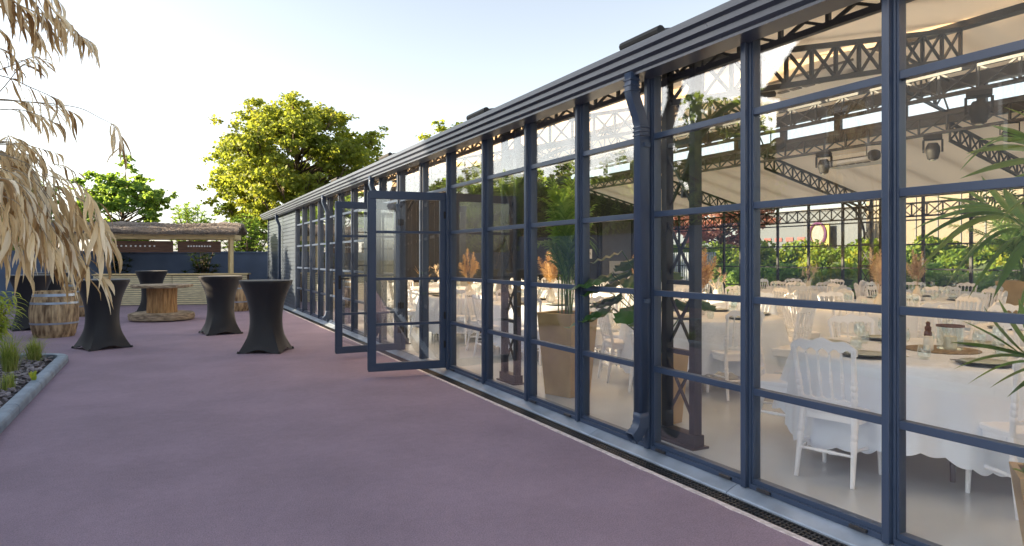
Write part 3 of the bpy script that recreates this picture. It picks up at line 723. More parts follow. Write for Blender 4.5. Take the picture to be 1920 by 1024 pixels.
def plume(g, base, tip, r, n, rs):
    base = Vector(base); tip = Vector(tip); ax = (tip-base); L_ = ax.length
    g.tube([base, base.lerp(tip,.5), tip], [.003,.002,.001], 4)
    for i in range(n):
        t = rs.uniform(.35,1); p = base.lerp(tip, t)
        d_ = Vector(rs.normal(size=3)); d_ = (d_ - ax.normalized()*d_.dot(ax.normalized())).normalized()
        w = r*math.sin(math.pi*min(1,(t-.3)/.72+.02))**.7; e = p + d_*w + ax.normalized()*(w*.9) + Vector((0,0,-w*.25))
        mid = p.lerp(e,.55)+Vector((0,0,w*.15))
        g.blade([p, mid, e], [.004,.009,.001], d_.cross(ax), .0)
def centerpiece(kind, seed):
    rs = np.random.default_rng(seed); t = empty('dried_bouquet')
    if kind in ('pampas','gold'):
        MB().lathe([(.045,0),(.07,.03),(.075,.09),(.045,.15),(.03,.18),(.034,.20),(.028,.20),(.02,.17)], n=18).build('vase', M['vase'], t, smooth=True)
        g = MB()
        for i in range(9):
            a = rs.uniform(0,6.28); sp = rs.uniform(.03,.24); plume(g, (0,0,.16), (sp*math.cos(a), sp*math.sin(a), rs.uniform(.52,.86)), .075, 150, rs)
        g.build('plumes', M['pampas'] if kind == 'pampas' else M['pampas_gold'], t)
    else:
        MB().lathe([(.05,0),(.06,.02),(.06,.12),(.05,.14),(.045,.14),(.05,.02)], n=18).build('vase', M['vase'], t, smooth=True)
        g = MB()
        for i in range(8):
            a = rs.uniform(0,6.28); sp = rs.uniform(.08,.26); tip = Vector((sp*math.cos(a), sp*math.sin(a), rs.uniform(.30,.44)))
            g.tube([(0,0,.12), tip*.6+Vector((0,0,.05)), tip], [.003,.003,.002], 4)
            for k in range(16):
                dv = Vector(rs.normal(size=3))*.055 + Vector((0,0,.03)); g.blade([tip, tip+dv*.6, tip+dv], [.004,.02,.002], dv.cross(Vector((0,0,1))), .2)
        g.build('flowers', M['pampas'], t)
    return t
cps = {'pampas': centerpiece('pampas',3), 'gold': centerpiece('gold',5), 'lily': centerpiece('lily',8)}
cps_used = set(); CPL = {'pampas':'tall beige pampas plumes in a white vase','gold':'golden yellow dried plumes in a white vase','lily':'small fan of pale dried flowers in a white vase'}
tab0 = table_proto(); tab_used = [False]; set_used = [False]
cloths = [cloth_mesh(s) for s in (1,2,3)]
TABLES = [ # name phrase, x, y, n chairs, start angle, centre piece, detail
 ('big table nearest the camera', 4.92, 3.05, 6, 180, None, 2),
 ('table behind the near lattice column', 5.65, 6.2, 8, 202, 'gold', 2),
 ('table half cut by the right edge', 7.6, 3.2, 8, 190, None, 1),
 ('pampas table left of the thick post', 8.5, 5.9, 8, 200, 'pampas', 1),
 ('table behind the upright palm planter', 5.2, 8.95, 8, 180, 'gold', 1),
 ('mid-hall table with pale fan flowers', 8.3, 8.7, 8, 210, 'lily', 1),
 ('plume table right of the thick post', 11.2, 7.1, 8, 200, 'pampas', 1),
 ('golden-plume table beside the open door', 4.95, 11.5, 8, 190, 'gold', 1),
 ('golden-plume table in the far middle', 8.9, 11.7, 8, 180, 'gold', 0),
 ('bare-topped table in the sunlit back row', 11.1, 10.0, 8, 200, None, 0),
 ('fan-flower table by the rear glass', 13.4, 11.1, 8, 190, 'lily', 0),
 ('table nearest the rear glass at right', 13.6, 8.4, 8, 180, None, 0),
 ('fan-flower table by the low wall', 5.6, 14.6, 8, 200, 'lily', 0),
 ('pampas table by the low wall', 8.7, 14.8, 8, 200, 'pampas', 0),
 ('table by the dark end screen', 12.0, 14.4, 8, 190, None, 0),
]
SIDE = ['rear-glass side','rear far corner','far side','window far corner','window side','window near corner','near side','rear near corner']
TZ = FLZ + .758
near_tiny = []
for ti, (ph, x, y, nc, a0, cp, det) in enumerate(TABLES):
    if not tab_used[0]: tab_used[0] = True; tb = tab0; tb.location = (x,y,FLZ)
    else: tb = dup(tab0, (x,y,FLZ))
    tag(tb, 'round folding table under its cloth: ' + ph, 'table', 'round banquet tables')
    o = place('tablecloth', cloths[ti % 3], None, (x,y,FLZ), R(37*ti)); tag(o, 'white cloth on ' + ph, 'tablecloth', 'white tablecloths')
    for k in range(nc):
        a = a0 + 360*k/nc; rr = .98 + (0.06*math.sin(k*2.3+ti) if ti else 0.0)
        cx, cy_ = x+rr*math.cos(R(a)), y+rr*math.sin(R(a))
        if cx < 3.95 and ti: continue
        if math.atan2(cx, cy_) > R(67): continue
        if cx > 15.2: continue
        side = SIDE[int(round((a % 360)/45)) % 8]
        if ti == 0 and k == 0: cx += .05; a += 15; side = 'window side'
        chair(cx, cy_, R(a+90)+random.uniform(-.12,.12)*(ti > 0), f"white spindle-back chair, {side}, {ph}", 'white banquet chairs round the tables')
    ns = {2:6, 1:6, 0:4}[det]
    for k in range(ns):
        a = a0 + 360*k/ns + (0 if nc == 6 else 8); side = SIDE[int(round((a % 360)/45)) % 8]
        px_, py_ = x+.66*math.cos(R(a)), y+.66*math.sin(R(a))
        if det >= 1:
            lab = f"sage plate on dark charger, {side}, {ph}"
            if not set_used[0]: set_used[0] = True; s_ = set0; s_.location = (px_,py_,TZ); tag(s_, lab, 'place setting', 'place settings')
            else: s_ = dup(set0, (px_,py_,TZ), 0, lab)
        for gi, (me_, nm_, off, rad) in enumerate(((WG,'wine_glass',14,.44),(TU,'tumbler',30,.50))):
            if det == 0 and gi: continue
            b = a + off; o = place(nm_, me_, None, (x+rad*math.cos(R(b)), y+rad*math.sin(R(b)), TZ))
            tag(o, f"clear {nm_.replace('_',' ')}, {side}, {ph}", 'glass', 'drinking glasses')
    if cp:
        lab = CPL[cp] + ' on ' + ph; lab = ' '.join(lab.split()[:16])
        if cp in cps_used: dup(cps[cp], (x,y,TZ), R(50*ti), lab, 'dried centrepieces')
        else: cps_used.add(cp); cps[cp].location = (x,y,TZ); tag(cps[cp], lab, 'flowers', 'dried centrepieces')
# near table centre: mat, lantern, salt jar, bottle, forks
cx, cy_ = 4.92, 3.05
c = Vector((5.05, 3.02, TZ))
o = MB().lathe([(.01,0),(.24,0),(.245,.004),(.24,.009),(.01,.009)], c, 36).build('jute_mat', M['jute'], smooth=40); tag(o, 'round woven jute mat in the middle of the nearest table', 'table mat')
ln = empty('candle_lantern', c+Vector((.05,-.03,.0095)), 0, 'glass jar lantern with wooden rim and ivory candle on the jute mat', 'lantern')
MB().lathe([(.085,0),(.085,.16),(.082,.16),(.082,.004)], n=24).build('glass_jar', M['tableglass'], ln, smooth=40)
MB().lathe([(.09,.161),(.09,.175),(.078,.175),(.078,.161)], n=24, cap0=False, cap1=False).build('rim', M['wood_brown'], ln)
MB().lathe([(.042,.005),(.042,.09),(.036,.094)], n=20).build('candle', M['candle'], ln, smooth=40)
o = MB().lathe([(.024,0),(.026,.01),(.026,.12),(.018,.135),(.022,.14),(.022,.16),(.012,.17),(.016,.19),(.008,.2)], c+Vector((-.10,.04,.0095)), 16).build('pepper_mill', M['bottle'], smooth=40); tag(o, 'dark brown pepper mill beside the jar lantern', 'pepper mill')
o = MB().lathe([(.03,0),(.033,.01),(.033,.075),(.028,.085),(.03,.1)], c+Vector((-.16,.0,.0095)), 16).build('salt_jar', M['vase'], smooth=40); tag(o, 'white patterned salt jar left of the pepper mill', 'jar')
for k, (px_, py_) in enumerate(((4.66,2.62),(4.70,2.58))):
    o = place('fork', FK, None, (px_,py_,TZ), R(40)); tag(o, ('left' if k == 0 else 'right')+' one of two black forks by the front edge of the nearest table', 'fork', 'forks on the nearest table')
# amber bottle + jar on second table
o = MB().lathe([(.035,0),(.038,.01),(.038,.14),(.015,.19),(.013,.26),(.016,.265)], (5.45,6.05,TZ), 16).build('bottle', M['amber'], smooth=40); tag(o, 'orange amber glass bottle on the table behind the near lattice column', 'bottle')
# vases on the low wall
for k, (x, lb) in enumerate(((6.6,'dry red-brown sprig in a small white pot on the low pale wall'),(7.35,'pale protea bloom in a small white pot on the low pale wall'))):
    t = empty('potted_sprig', (x,18.6,.781), 0, lb, 'plant', 'pots on the low wall')
    MB().lathe([(.05,0),(.07,.12),(.066,.12),(.05,.02)], n=14).build('pot', M['vase'], t, smooth=40)
    g = MB(); rs = np.random.default_rng(k)
    for i in range(70):
        dv = Vector((rs.normal()*.12, rs.normal()*.12, rs.uniform(.1,.5) if k == 0 else rs.uniform(.35,.62))); b = Vector((0,0,.1)) if k == 0 else Vector((0,0,.38))
        g.blade([b, b.lerp(dv,.6), dv+Vector((0,0,.02))], [.01,.03,.004], dv.cross(Vector((.3,.1,1))), .2)
    g.tube([(0,0,.02),(0,0,.4)], .008, 5); g.build('flowers', M['pampas_gold'] if k == 0 else M['pampas'], t)

# stage lights and AC
def stage_light(x, y, z, kind, label, rz=0):
    t = empty('stage_light', (x,y,z), rz, label, 'stage light', 'stage lights under the roof beams')
    if kind == 'head':
        MB().box(-.17,.17,-.12,.12,-.10,0).build('base', M['black'], t, bevel=.015)
        MB().box(-.19,-.15,-.05,.05,-.36,-.10).box(.15,.19,-.05,.05,-.36,-.10).build('yoke', M['black'], t, bevel=.008)
        MB().lathe([(.06,-.52),(.10,-.50),(.135,-.36),(.135,-.26),(.09,-.17)], n=18).build('lamp_head', M['black'], t, smooth=35)
        MB().lathe([(.055,-.532),(.055,-.523)], n=16).build('lens', M['lamp_lens'], t)
    else:
        MB().box(-.16,-.14,-.01,.01,-.22,0).box(.14,.16,-.01,.01,-.22,0).box(-.16,.16,-.012,.012,-.015,0).build('bracket', M['black'], t)
        b = MB().lathe([(.13,-.06),(.135,-.04),(.135,.05),(.10,.08)], n=20).mesh('lamp_head', M['black'], 35); o = place('lamp_head', b, t, (0,0,-.24)); o.rotation_euler = (R(50),0,R(0))
        g = MB()
        for k in range(12):
            r = .035 if k < 3 else .092; a = k*2*math.pi/3 if k < 3 else (k-3)*2*math.pi/9
            g.lathe([(.019,-.068),(.019,-.062)], (r*math.cos(a), r*math.sin(a), 0), 10)
        l = place('lens', g.mesh('lens', M['lamp_lens']), o)
    t.scale = (.75,.75,.75)
    return t
SL = [(8.4,2.6),(8.4,3.5),(8.4,4.6),(8.4,5.6),(10.8,4.6),(10.8,5.5),(10.8,6.6),(10.8,7.6),(10.8,8.6),(8.4,7.5)]
SLW = ['rightmost on the near beam','second from the right on the near beam','third from the right on the near beam','middle of the near beam','rightmost on the far beam','second from the right on the far beam','middle one on the far beam','second from the left on the far beam','leftmost on the far beam','leftmost on the near beam']
for k, (x, y) in enumerate(SL):
    stage_light(x, y, 3.42, 'head' if k % 2 == 0 else 'par', ('black moving-head lamp, ' if k % 2 == 0 else 'black round multi-lens spotlight, ')+SLW[k], R(-60))
def ac(loc, rz, label, s=1.0):
    t = empty('air_conditioner', loc, rz, label, 'air conditioner', 'white air conditioners under the roof')
    g = MB(); g.prism([(-.34*s,-.02),(.34*s,-.02),(.34*s,-.12),(.26*s,-.24),(-.20*s,-.24),(-.34*s,-.16)], -.62*s, .62*s); g.build('casing', M['white'], t, bevel=.03)
    g = MB()
    for k in range(6): g.box(-.3*s+.02, -.22*s, -.5*s+k*.17*s, -.38*s+k*.17*s, -.245, -.232)
    g.bar((-.36*s,-.55*s,-.13),(-.36*s,.55*s,-.13),.02,.02); g.build('grille', M['mgrey'], t)
ac((12.9,9.5,3.66), 0, 'white ceiling air conditioner on the sunlit far roof slope')
ac((6.5,5.1,3.60), 0, 'larger white air conditioner hung under the near roof slope', 1.0)

# planters & indoor plants
def planter(g, top, bot, h, t=.02):
    a, b = top/2, bot/2; vs = []
    for r, z in ((b,0),(a,h),(a-t*1.6,h),(a-t*1.6,h-.06)):
        vs += [(-r,-r,z),(r,-r,z),(r,r,z),(-r,r,z)]
    fs = [(3,2,1,0),(12,13,14,15)]
    for i in range(3):
        for k in range(4): fs.append((i*4+k, i*4+(k+1)%4, (i+1)*4+(k+1)%4, (i+1)*4+k))
    g.add(vs, fs); return g
def frond(g, base, az, L_, rise, droop, nl=26, ll=.38, rs=None, w=.022, stem=.008, st=None):
    base = Vector(base); hx, hy = math.cos(az), math.sin(az); pts = []
    for i in range(15):
        t = i/14; pts.append(base + Vector((hx*L_*(t**1.15)*(.25+.75*t if rise > droop else 1)*.8, hy*L_*(t**1.15)*(.25+.75*t if rise > droop else 1)*.8, rise*t - droop*t*t*t)))
    (st or g).tube(pts, [stem*(1-.8*i/14) for i in range(15)], 5)
    for k in range(nl):
        t = .30 + .70*k/nl; i = min(13, int(t*14)); f = t*14-i; p = pts[i].lerp(pts[i+1], f); tg = (pts[i+1]-pts[i]).normalized()
        for s in (-1,1):
            side = tg.cross(Vector((0,0,1))).normalized()*s
            l = ll*(1-.55*abs(t-.6)/.6)*rs.uniform(.85,1.1)
            dirv = (side*.75 + tg*.75 + Vector((0,0,.18))).normalized()
            q = [p, p+dirv*l*.35+Vector((0,0,.01)), p+dirv*l*.7+Vector((0,0,-.10*l)), p+dirv*l+Vector((0,0,-.38*l))]
            g.blade(q, [w*.4,w,w*.8,.002], tg.cross(dirv).cross(dirv), .3)
def palm(name, loc, rz, label, top, bot, h, fronds, seed, L_=1.0, rise=1.2, nl=26, ll=.38, aim=None, w=.022, bunch=.08):
    t = empty(name, loc, rz, label, 'potted palm', 'potted palms in gold planters')
    planter(MB(), top, bot, h).build('planter', M['gold'], t, bevel=.004)
    MB().box(-top/2+.04, top/2-.04, -top/2+.04, top/2-.04, h-.058, h-.04).build('soil', M['soil'], t)
    rs = np.random.default_rng(seed); g = MB(); st = MB()
    for i in range(fronds):
        az = (2*math.pi*i/fronds + rs.uniform(-.3,.3)) if aim is None or i % 3 == 0 else aim + rs.uniform(-.9,.9)
        frond(g, (rs.uniform(-bunch,bunch), rs.uniform(-bunch,bunch), h-.05), az, L_*rs.uniform(.7,1.15), rise*rs.uniform(.75,1.15), rise*rs.uniform(.1,.6), nl, ll, rs, w, st=st)
    st.build('stem', M['leaf_palm'], t); g.build('fronds', M['leaf_palm'], t)
    return t
palm('potted_palm', (3.78, 6.15, FLZ), R(20), 'tall square gold planter with upright palm, left of the big downspout', .46, .34, .86, 12, 4, .36, 1.6, 22, .27, bunch=.08, w=.024)
palm('potted_palm', (14.3, 7.0, FLZ), R(20), 'gold planter with dark palm by the hedge glass, far right', .85, .6, 1.0, 16, 9, 1.3, 1.7, 22, .5, w=.035)
t = empty('potted_palm', (4.55, 1.25, FLZ), R(10), 'large kentia palm whose broad leaflets arch in from the right edge', 'potted palm', 'potted palms in gold planters')
planter(MB(), .5, .36, .80).build('planter', M['gold'], t, bevel=.004)
MB().box(-.2,.2,-.2,.2,.74,.76).build('soil', M['soil'], t)
t.rotation_euler = (0,0,0); org = Vector(t.location); g = MB(); st = MB(); rs = np.random.default_rng(12)
def kentia(rach, leaflets, wd=.056):
    pts = [dp(*p)-org for p in rach]; st.tube([Vector((0,0,.75)), (pts[0]+Vector((0,0,.75)))*.5+Vector((0,0,.25)), *pts], [.011,.010]+[.008-.0012*i for i in range(len(pts))], 6)
    for (a, b, lift, wk) in leaflets:
        a = dp(*a)-org; b = dp(*b)-org; l = (b-a).length; q = []
        for i in range(9):
            u = i/8; q.append(a.lerp(b,u)+Vector((0,0,lift*l*4*u*(1-u)*(1.15-.3*u))))
        sd = (b-a).cross(Vector((rs.normal()*.2, rs.normal()*.2, 1)))
        ws = [wd*wk*v for v in (.35,.7,.95,1,1,.9,.7,.4,.03)]; g.blade(q, ws, sd + Vector((0,0,rs.uniform(-.6,.6)))*sd.length, .35)
kentia([(2060,400,3.3),(1985,300,3.3),(1935,262,3.35),(1880,250,3.4)],
 [((1985,300,3.3),(1800,335,3.55),.10,1.1),((1975,292,3.3),(1812,288,3.6),.12,1.0),((1960,280,3.3),(1835,262,3.6),.10,.9),((1990,310,3.25),(1830,375,3.45),.10,1.1),((1940,264,3.3),(1806,300,3.6),.16,.7),((2000,325,3.2),(1860,425,3.4),.10,1.1),((1930,258,3.35),(1858,235,3.6),.05,.8),((2000,340,3.2),(1905,450,3.3),.08,1.1),((1890,250,3.4),(1800,320,3.7),.10,.5),((1990,260,3.3),(1880,200,3.5),.08,.8),((2000,250,3.2),(1915,205,3.4),.05,.9)])
kentia([(2050,560,3.3),(1965,460,3.4),(1900,410,3.5),(1850,385,3.6)],
 [((1880,395,3.5),(1708,432,3.8),.12,.9),((1895,405,3.5),(1702,470,3.8),.18,.9),((1905,415,3.5),(1722,510,3.8),.24,.9),((1915,425,3.45),(1770,545,3.7),.24,1.0),((1925,440,3.4),(1815,560,3.6),.20,1.2),((1870,390,3.55),(1745,400,3.8),.10,.9),((1860,385,3.6),(1750,368,3.8),.03,.8),((1850,385,3.6),(1778,415,3.85),.12,.7),((1935,450,3.4),(1862,560,3.5),.18,1.2),((1960,455,3.3),(1905,600,3.4),.15,1.2),((1850,380,3.6),(1800,345,3.8),.02,.7),((1900,400,3.5),(1840,330,3.7),.0,.8),((1930,420,3.4),(1880,350,3.5),.0,1.0),((1920,430,3.4),(1800,500,3.6),.2,.9)])
kentia([(2060,760,3.2),(1985,700,3.2),(1930,668,3.25),(1890,655,3.3)],
 [((1930,668,3.2),(1783,642,3.45),.06,.9),((1935,672,3.2),(1788,692,3.4),.14,1.0),((1945,678,3.15),(1815,720,3.35),.14,1.0),((1955,684,3.15),(1855,728,3.3),.10,.9),((1910,660,3.25),(1800,600,3.5),.06,.7),((1925,665,3.2),(1845,575,3.5),-.02,1.0),((1970,690,3.1),(1888,745,3.2),.12,1.1),((1940,660,3.2),(1872,560,3.4),.0,1.0),((1960,670,3.1),(1910,560,3.3),.0,1.1),((1990,700,3.1),(1925,740,3.15),.1,1.0)])
st.build('stem', M['leaf_palm'], t, smooth=True); g.build('fronds', M['leaf_palm'], t)
# low near planter with strawberry-like greenery
t = empty('small_planter', (3.70, 1.70, FLZ), R(35), 'small tapered gold planter with low green leaves at bottom right', 'planter')
planter(MB(), .30, .19, .42).build('planter', M['gold'], t, bevel=.004); MB().box(-.11,.11,-.11,.11,.36,.385).build('soil', M['soil'], t)
C = rng.normal(size=(90,3))*np.array([.06,.06,.018])+np.array([0,0,.42]); N = rng.normal(size=(90,3))*.5+np.array([0,0,1])
leafcloud('leaves', M['leaf_mid'], C, N, rng.uniform(.04,.065,90), rng.uniform(.04,.06,90), t)
# broad-leaf plant behind the near column
t = empty('potted_fig', (3.86, 4.72, FLZ), R(15), 'gold planter with dark broad ruffled leaves behind the near lattice column', 'potted plant')
planter(MB(), .34, .25, .62).build('planter', M['gold'], t, bevel=.004); MB().box(-.13,.13,-.13,.13,.56,.58).build('soil', M['soil'], t)
st = MB(); g = MB(); rs = np.random.default_rng(21)
for i in range(22):
    az = R(100)+rs.uniform(-1.7,1.7); hgt = rs.uniform(.95,1.5); L_ = rs.uniform(.15,.6); e = Vector((math.cos(az)*L_, math.sin(az)*L_, hgt))
    st.tube([(0,0,.57),(e.x*.3,e.y*.3,hgt*.75),e], [.009,.007,.004], 5)
    dv = Vector((math.cos(az),math.sin(az),-.25)).normalized(); sd = dv.cross(Vector((0,0,1))); l = rs.uniform(.28,.44)
    pts = [e+dv*l*k/8+Vector((0,0,-.12*l*(k/8)**2+.012*(-1)**k)) for k in range(9)]
    g.blade(pts, [l*v*(1+.12*(-1)**k_) for k_, v in enumerate((.05,.38,.58,.66,.66,.60,.48,.30,.03))], sd, .22)
st.build('stem', M['leaf_fig'], t); g.build('leaves', M['leaf_fig'], t, smooth=True)

# ================================================================== PATIO THINGS
def cocktail(loc, rz, label, twist=0.0, r=.40, foot=.40):
    t = empty('cocktail_table', loc, rz, label, 'cocktail table', 'cocktail tables in black stretch covers')
    n = 96; H = 1.09; rows = []; nz = 30
    for j in range(nz+1):
        v = j/nz; row = []
        for k in range(n):
            a = 2*math.pi*k/n
            # distance of the superellipse through the feet
            c4 = abs(math.cos(2*a))               # 0 at diagonals? feet at multiples of 90 deg
            star = foot*1.10*.7071/math.cos((a+1e-6) % (math.pi/2) - math.pi/4)
            waist = .245
            if v < .45:
                u = 1-(v/.45); rad = waist + (star-waist)*u**1.7
            else:
                u = (v-.45)/.55; rad = waist + (r-waist)*u**2.1
            z = v*H
            if v < .12: z += (1-v/.12)*.06*(1-c4**2)
            row.append((rad*math.cos(a), rad*math.sin(a), z))
        rows.append(row)
    rows.append([(r*1.005*math.cos(2*math.pi*k/n), r*1.005*math.sin(2*math.pi*k/n), H+.022) for k in range(n)])
    vs = [p for row in rows for p in row]; fs = []
    for j in range(len(rows)-1):
        for k in range(n): fs.append((j*n+k, j*n+(k+1)%n, (j+1)*n+(k+1)%n, (j+1)*n+k))
    g = MB(); g.add(vs, fs); g.build('stretch_cover', M['cloth_black'], t, smooth=50)
    MB().lathe([(r*.995,1.108),(r*1.012,1.113),(r*1.012,1.124),(r*.97,1.130)], n=64).build('tabletop', M['cloth_black'], t, smooth=40)
    for k in range(4):
        a = math.pi/2*k; x, y = foot*1.08*math.cos(a), foot*1.08*math.sin(a)
        MB().tube([(x,y,.0),(x*.97,y*.97,.03)], .022, 10).build('foot', M['black'], t)
    return t
def C_(px, py, off=.3): p = gp(px, py); q = Vector((p.x, p.y, 0)).normalized(); return (p.x+q.x*off, p.y+q.y*off, 0)
cocktail(C_(499,664,.36), R(18), 'black stretch-covered cocktail table nearest the open glass doors', foot=.42)
cocktail(C_(414,628,.30), R(55), 'black cocktail table with a folded corner towards the camera, left of the nearest', foot=.42)
cocktail(C_(192,655,.22), R(47+25), 'black cocktail table partly behind the dry leaves, right of the barrel', foot=.42)
cocktail(C_(284,586,.30), R(30), 'black cocktail table behind the wooden cable spool', foot=.40)
cocktail(C_(58,619,.25), R(60), 'black cocktail table behind the barrel at the left edge', foot=.44)
cocktail(C_(92,603,.30), R(40), 'farther black cocktail table peeping out behind the barrel', foot=.42)

def barrel(loc, label, rz=0):
    t = empty('wine_barrel', loc, rz, label, 'barrel', 'old oak wine barrels')
    H = .86; prof = []
    for i in range(17): u = i/16; prof.append((.325+.075*math.sin(math.pi*u)**1.0, u*H))
    rs = np.random.default_rng(int(abs(loc[0])*10)); off = rs.uniform(-.006,.006,24)
    def fr(a, z):
        k = a/(2*math.pi)*24; f = k % 1; e = min(f,1-f); return 1 + off[int(k) % 24]*.7 - (.022 if e < .09 else 0)
    g = MB().lathe(prof, n=240, fr=fr, cap0=True, cap1=False)
    g.build('staves', M['barrel'], t, smooth=30)
    MB().lathe([(.31,H-.03),(.30,H-.028)], n=40).lathe([(.33,H-.04),(.335,H),(.31,H),(.31,H-.04)], n=48, cap0=False, cap1=False).build('head', M['barrel'], t)
    for z, w in ((.05,.035),(.245,.035),(.62,.04),(.765,.05)):
        u = z/H; u2 = (z+w)/H; r1 = .332+.075*math.sin(math.pi*u); r2 = .332+.075*math.sin(math.pi*u2)
        MB().lathe([(r1,z),(r2,z+w),(r2-.006,z+w),(r1-.006,z)], n=64, cap0=False, cap1=False).build('hoop', M['hoop'] if z > .1 else M['barrel'], t, smooth=30)
barrel(C_(102,634,.35), 'old oak wine barrel with grey hoops, nearest, left of the cocktail table')
barrel(C_(150,594,.3), 'distant wine barrel half hidden behind the dry leaves and the cocktail table')
barrel(C_(443,584,.3), 'distant wine barrel half hidden behind two cocktail tables')

p = C_(304,604,.62); t = empty('cable_spool', p, R(12), 'wooden cable spool table with round top and heavy round base', 'spool table')
MB().lathe([(.66,.02),(.70,.03),(.71,.10),(.70,.17),(.66,.185)], n=56, fr=lambda a,z: 1+.018*math.sin(11*a)+.012*math.sin(23*a+z*40)).build('base_disc', M['rope'], t, smooth=30)
MB().lathe([(.335,.185),(.32,.45),(.335,.78)], n=240, fr=lambda a,z: 1-(.03 if (a/(2*math.pi)*22) % 1 < .10 else 0)).build('drum', M['spool'], t, smooth=20)
MB().lathe([(.60,.78),(.66,.785),(.67,.81),(.66,.845),(.62,.85)], n=56, fr=lambda a,z: 1+.03*math.sin(5*a+1)+.02*math.sin(17*a+z*60)).build('top_disc', M['rope'], t, smooth=30)

# thatched bar
A = gp(176, 574); B = gp(462, 570); ux = (B-A).normalized(); an = math.atan2(ux.y, ux.x); LB = (B-A).length
bar_ = empty('thatched_bar', A, an, 'outdoor bar with heather roof, pale beam and slatted timber front', 'bar')
g = MB(); g.box(0, LB, .06, .55, .0, .93); g.build('counter', M['wood_brown'], bar_)  # dark body stands in for the shade in the slat gaps
g = MB(); n = 14; x = 0
for i in range(n):
    z = .02 + i*.92/n
    g.bar((-.02, .03-random.uniform(0,.012), z+.02), (LB*.5-.01, .03-random.uniform(0,.012), z+.02), .03, .052); g.bar((LB*.5+.01, .03-random.uniform(0,.012), z+.02), (LB+.02, .03, z+.02), .03, .052)
g.build('slat_front', M['slat'], bar_)
g = MB().box(-.05, LB+.05, -.04, .62, .945, .985); g.build('counter_top', M['wood_pale'], bar_)
X0, XE = -1.2, LB*.915
# posts
for x in (XE-.30, XE-.08):
    y = .10 if x > XE-.2 else 1.05
    MB().box(x-.05, x+.05, y-.05, y+.05, .986 if y < .5 else 0, 2.08).build('post', M['wood_pale_v'], bar_)
for y in (.10, 1.05): MB().box(X0+.05, X0+.15, y-.05, y+.05, 0, 2.08).build('post', M['wood_pale_v'], bar_)
MB().box(X0, XE+.02, .02, .075, 2.081, 2.24).box(X0, XE+.02, 1.2, 1.25, 2.081, 2.24).box(XE-.03, XE+.02, .075, 1.2, 2.081, 2.24).build('beam', M['wood_pale'], bar_)
# hanging boards with holes
for (a, b) in ((.05, LB*.50), (LB*.53, XE-.42)):
    bo = MB().box(a, b, .14, .17, 1.66, 2.02).build('hanging_board', M['wood_brown'], bar_)
    g = MB(); nh = 9
    for k in range(nh):
        x = a + (b-a)*(.25+.5*k/(nh-1)); g.add([(x+.028*math.cos(q*.6283), .1385, 1.86+.028*math.sin(q*.6283)) for q in range(10)] + [(x+.028*math.cos(q*.6283), .134, 1.86+.028*math.sin(q*.6283)) for q in range(10)], [tuple(range(10)), tuple(range(19,9,-1))] + [(q, (q+1)%10, (q+1)%10+10, q+10) for q in range(10)])
    g.build('bottle_hole', M['white'], bo)
# thatch: thick undulating sheet, ridge in the middle
g = MB(); nx, ny = 90, 14; vs = []; rs = np.random.default_rng(5)
jit = rs.normal(size=(nx+1, ny+1))*.012
for s in (1, 0):
    for i in range(nx+1):
        for j in range(ny+1):
            x = X0-.15 + (XE-X0+.32)*i/nx; v = j/ny; y = -.28 + 1.85*v; z = 2.25 + .27*(1-abs(v-.5)*2)**.9
            z += jit[i][j] + .02*math.sin(x*2.1) + (.045*math.sin(v*22+math.sin(x*3)) if s else 0) + (.11 if s else 0)*(1 if 0 < j < ny else .7)
            vs.append((x, y + jit[i][j], z))
K = (nx+1)*(ny+1); fs = []
for i in range(nx):
    for j in range(ny):
        a = i*(ny+1)+j; fs += [(a, a+ny+1, a+ny+2, a+1), (K+a, K+a+1, K+a+ny+2, K+a+ny+1)]
    a = i*(ny+1); fs += [(a, K+a, K+a+ny+1, a+ny+1)]; a = i*(ny+1)+ny; fs += [(a, a+ny+1, K+a+ny+1, K+a)]
for j in range(ny):
    fs += [(j, j+1, K+j+1, K+j)]; a = nx*(ny+1)+j; fs += [(a, K+a, K+a+1, a+1)]
g.add(vs, fs); th = g.build('thatch', M['thatch'], bar_)
g = MB()
for i in range(2600):
    x = rs.uniform(X0-.15, XE+.15); v = rs.uniform(0,.5)**1.3; y = -.28+1.85*v - .01; z = 2.37+.27*(v*2)**.9 + rs.uniform(-.13 if v < .02 else -.0,.03); l = rs.uniform(.1,.22)
    if v < .02 or rs.uniform() < .25: y = -.285; z = rs.uniform(2.23,2.37)
    g.blade([(x,y,z),(x+rs.normal()*.03,y-.03,z-.02+rs.normal()*.015),(x+rs.normal()*l*.8,y-.05,z-.03+rs.normal()*.02)], [.006,.006,.002], (0,0,1), 0)
g.build('loose_twigs', M['thatch'], th)

# back wall (navy)
wl = empty('garden_wall', (0,0,0), 0, 'navy blue rendered garden wall closing the far end of the patio', 'wall')
WY = 26.6
MB().box(-12, 7.0, WY, WY+.2, 0, 1.66).build('wall_panel', M['wallnavy'], wl)
MB().box(-12, 7.0, WY-.03, WY+.23, 1.66, 1.72).build('coping', M['wallnavy'], wl)
for x in (-9,-6,-3,.0): MB().box(x-.012, x+.012, WY-.012, WY-.001, 0.02, 1.65).build('joint_cover', M['wallnavy'], wl)

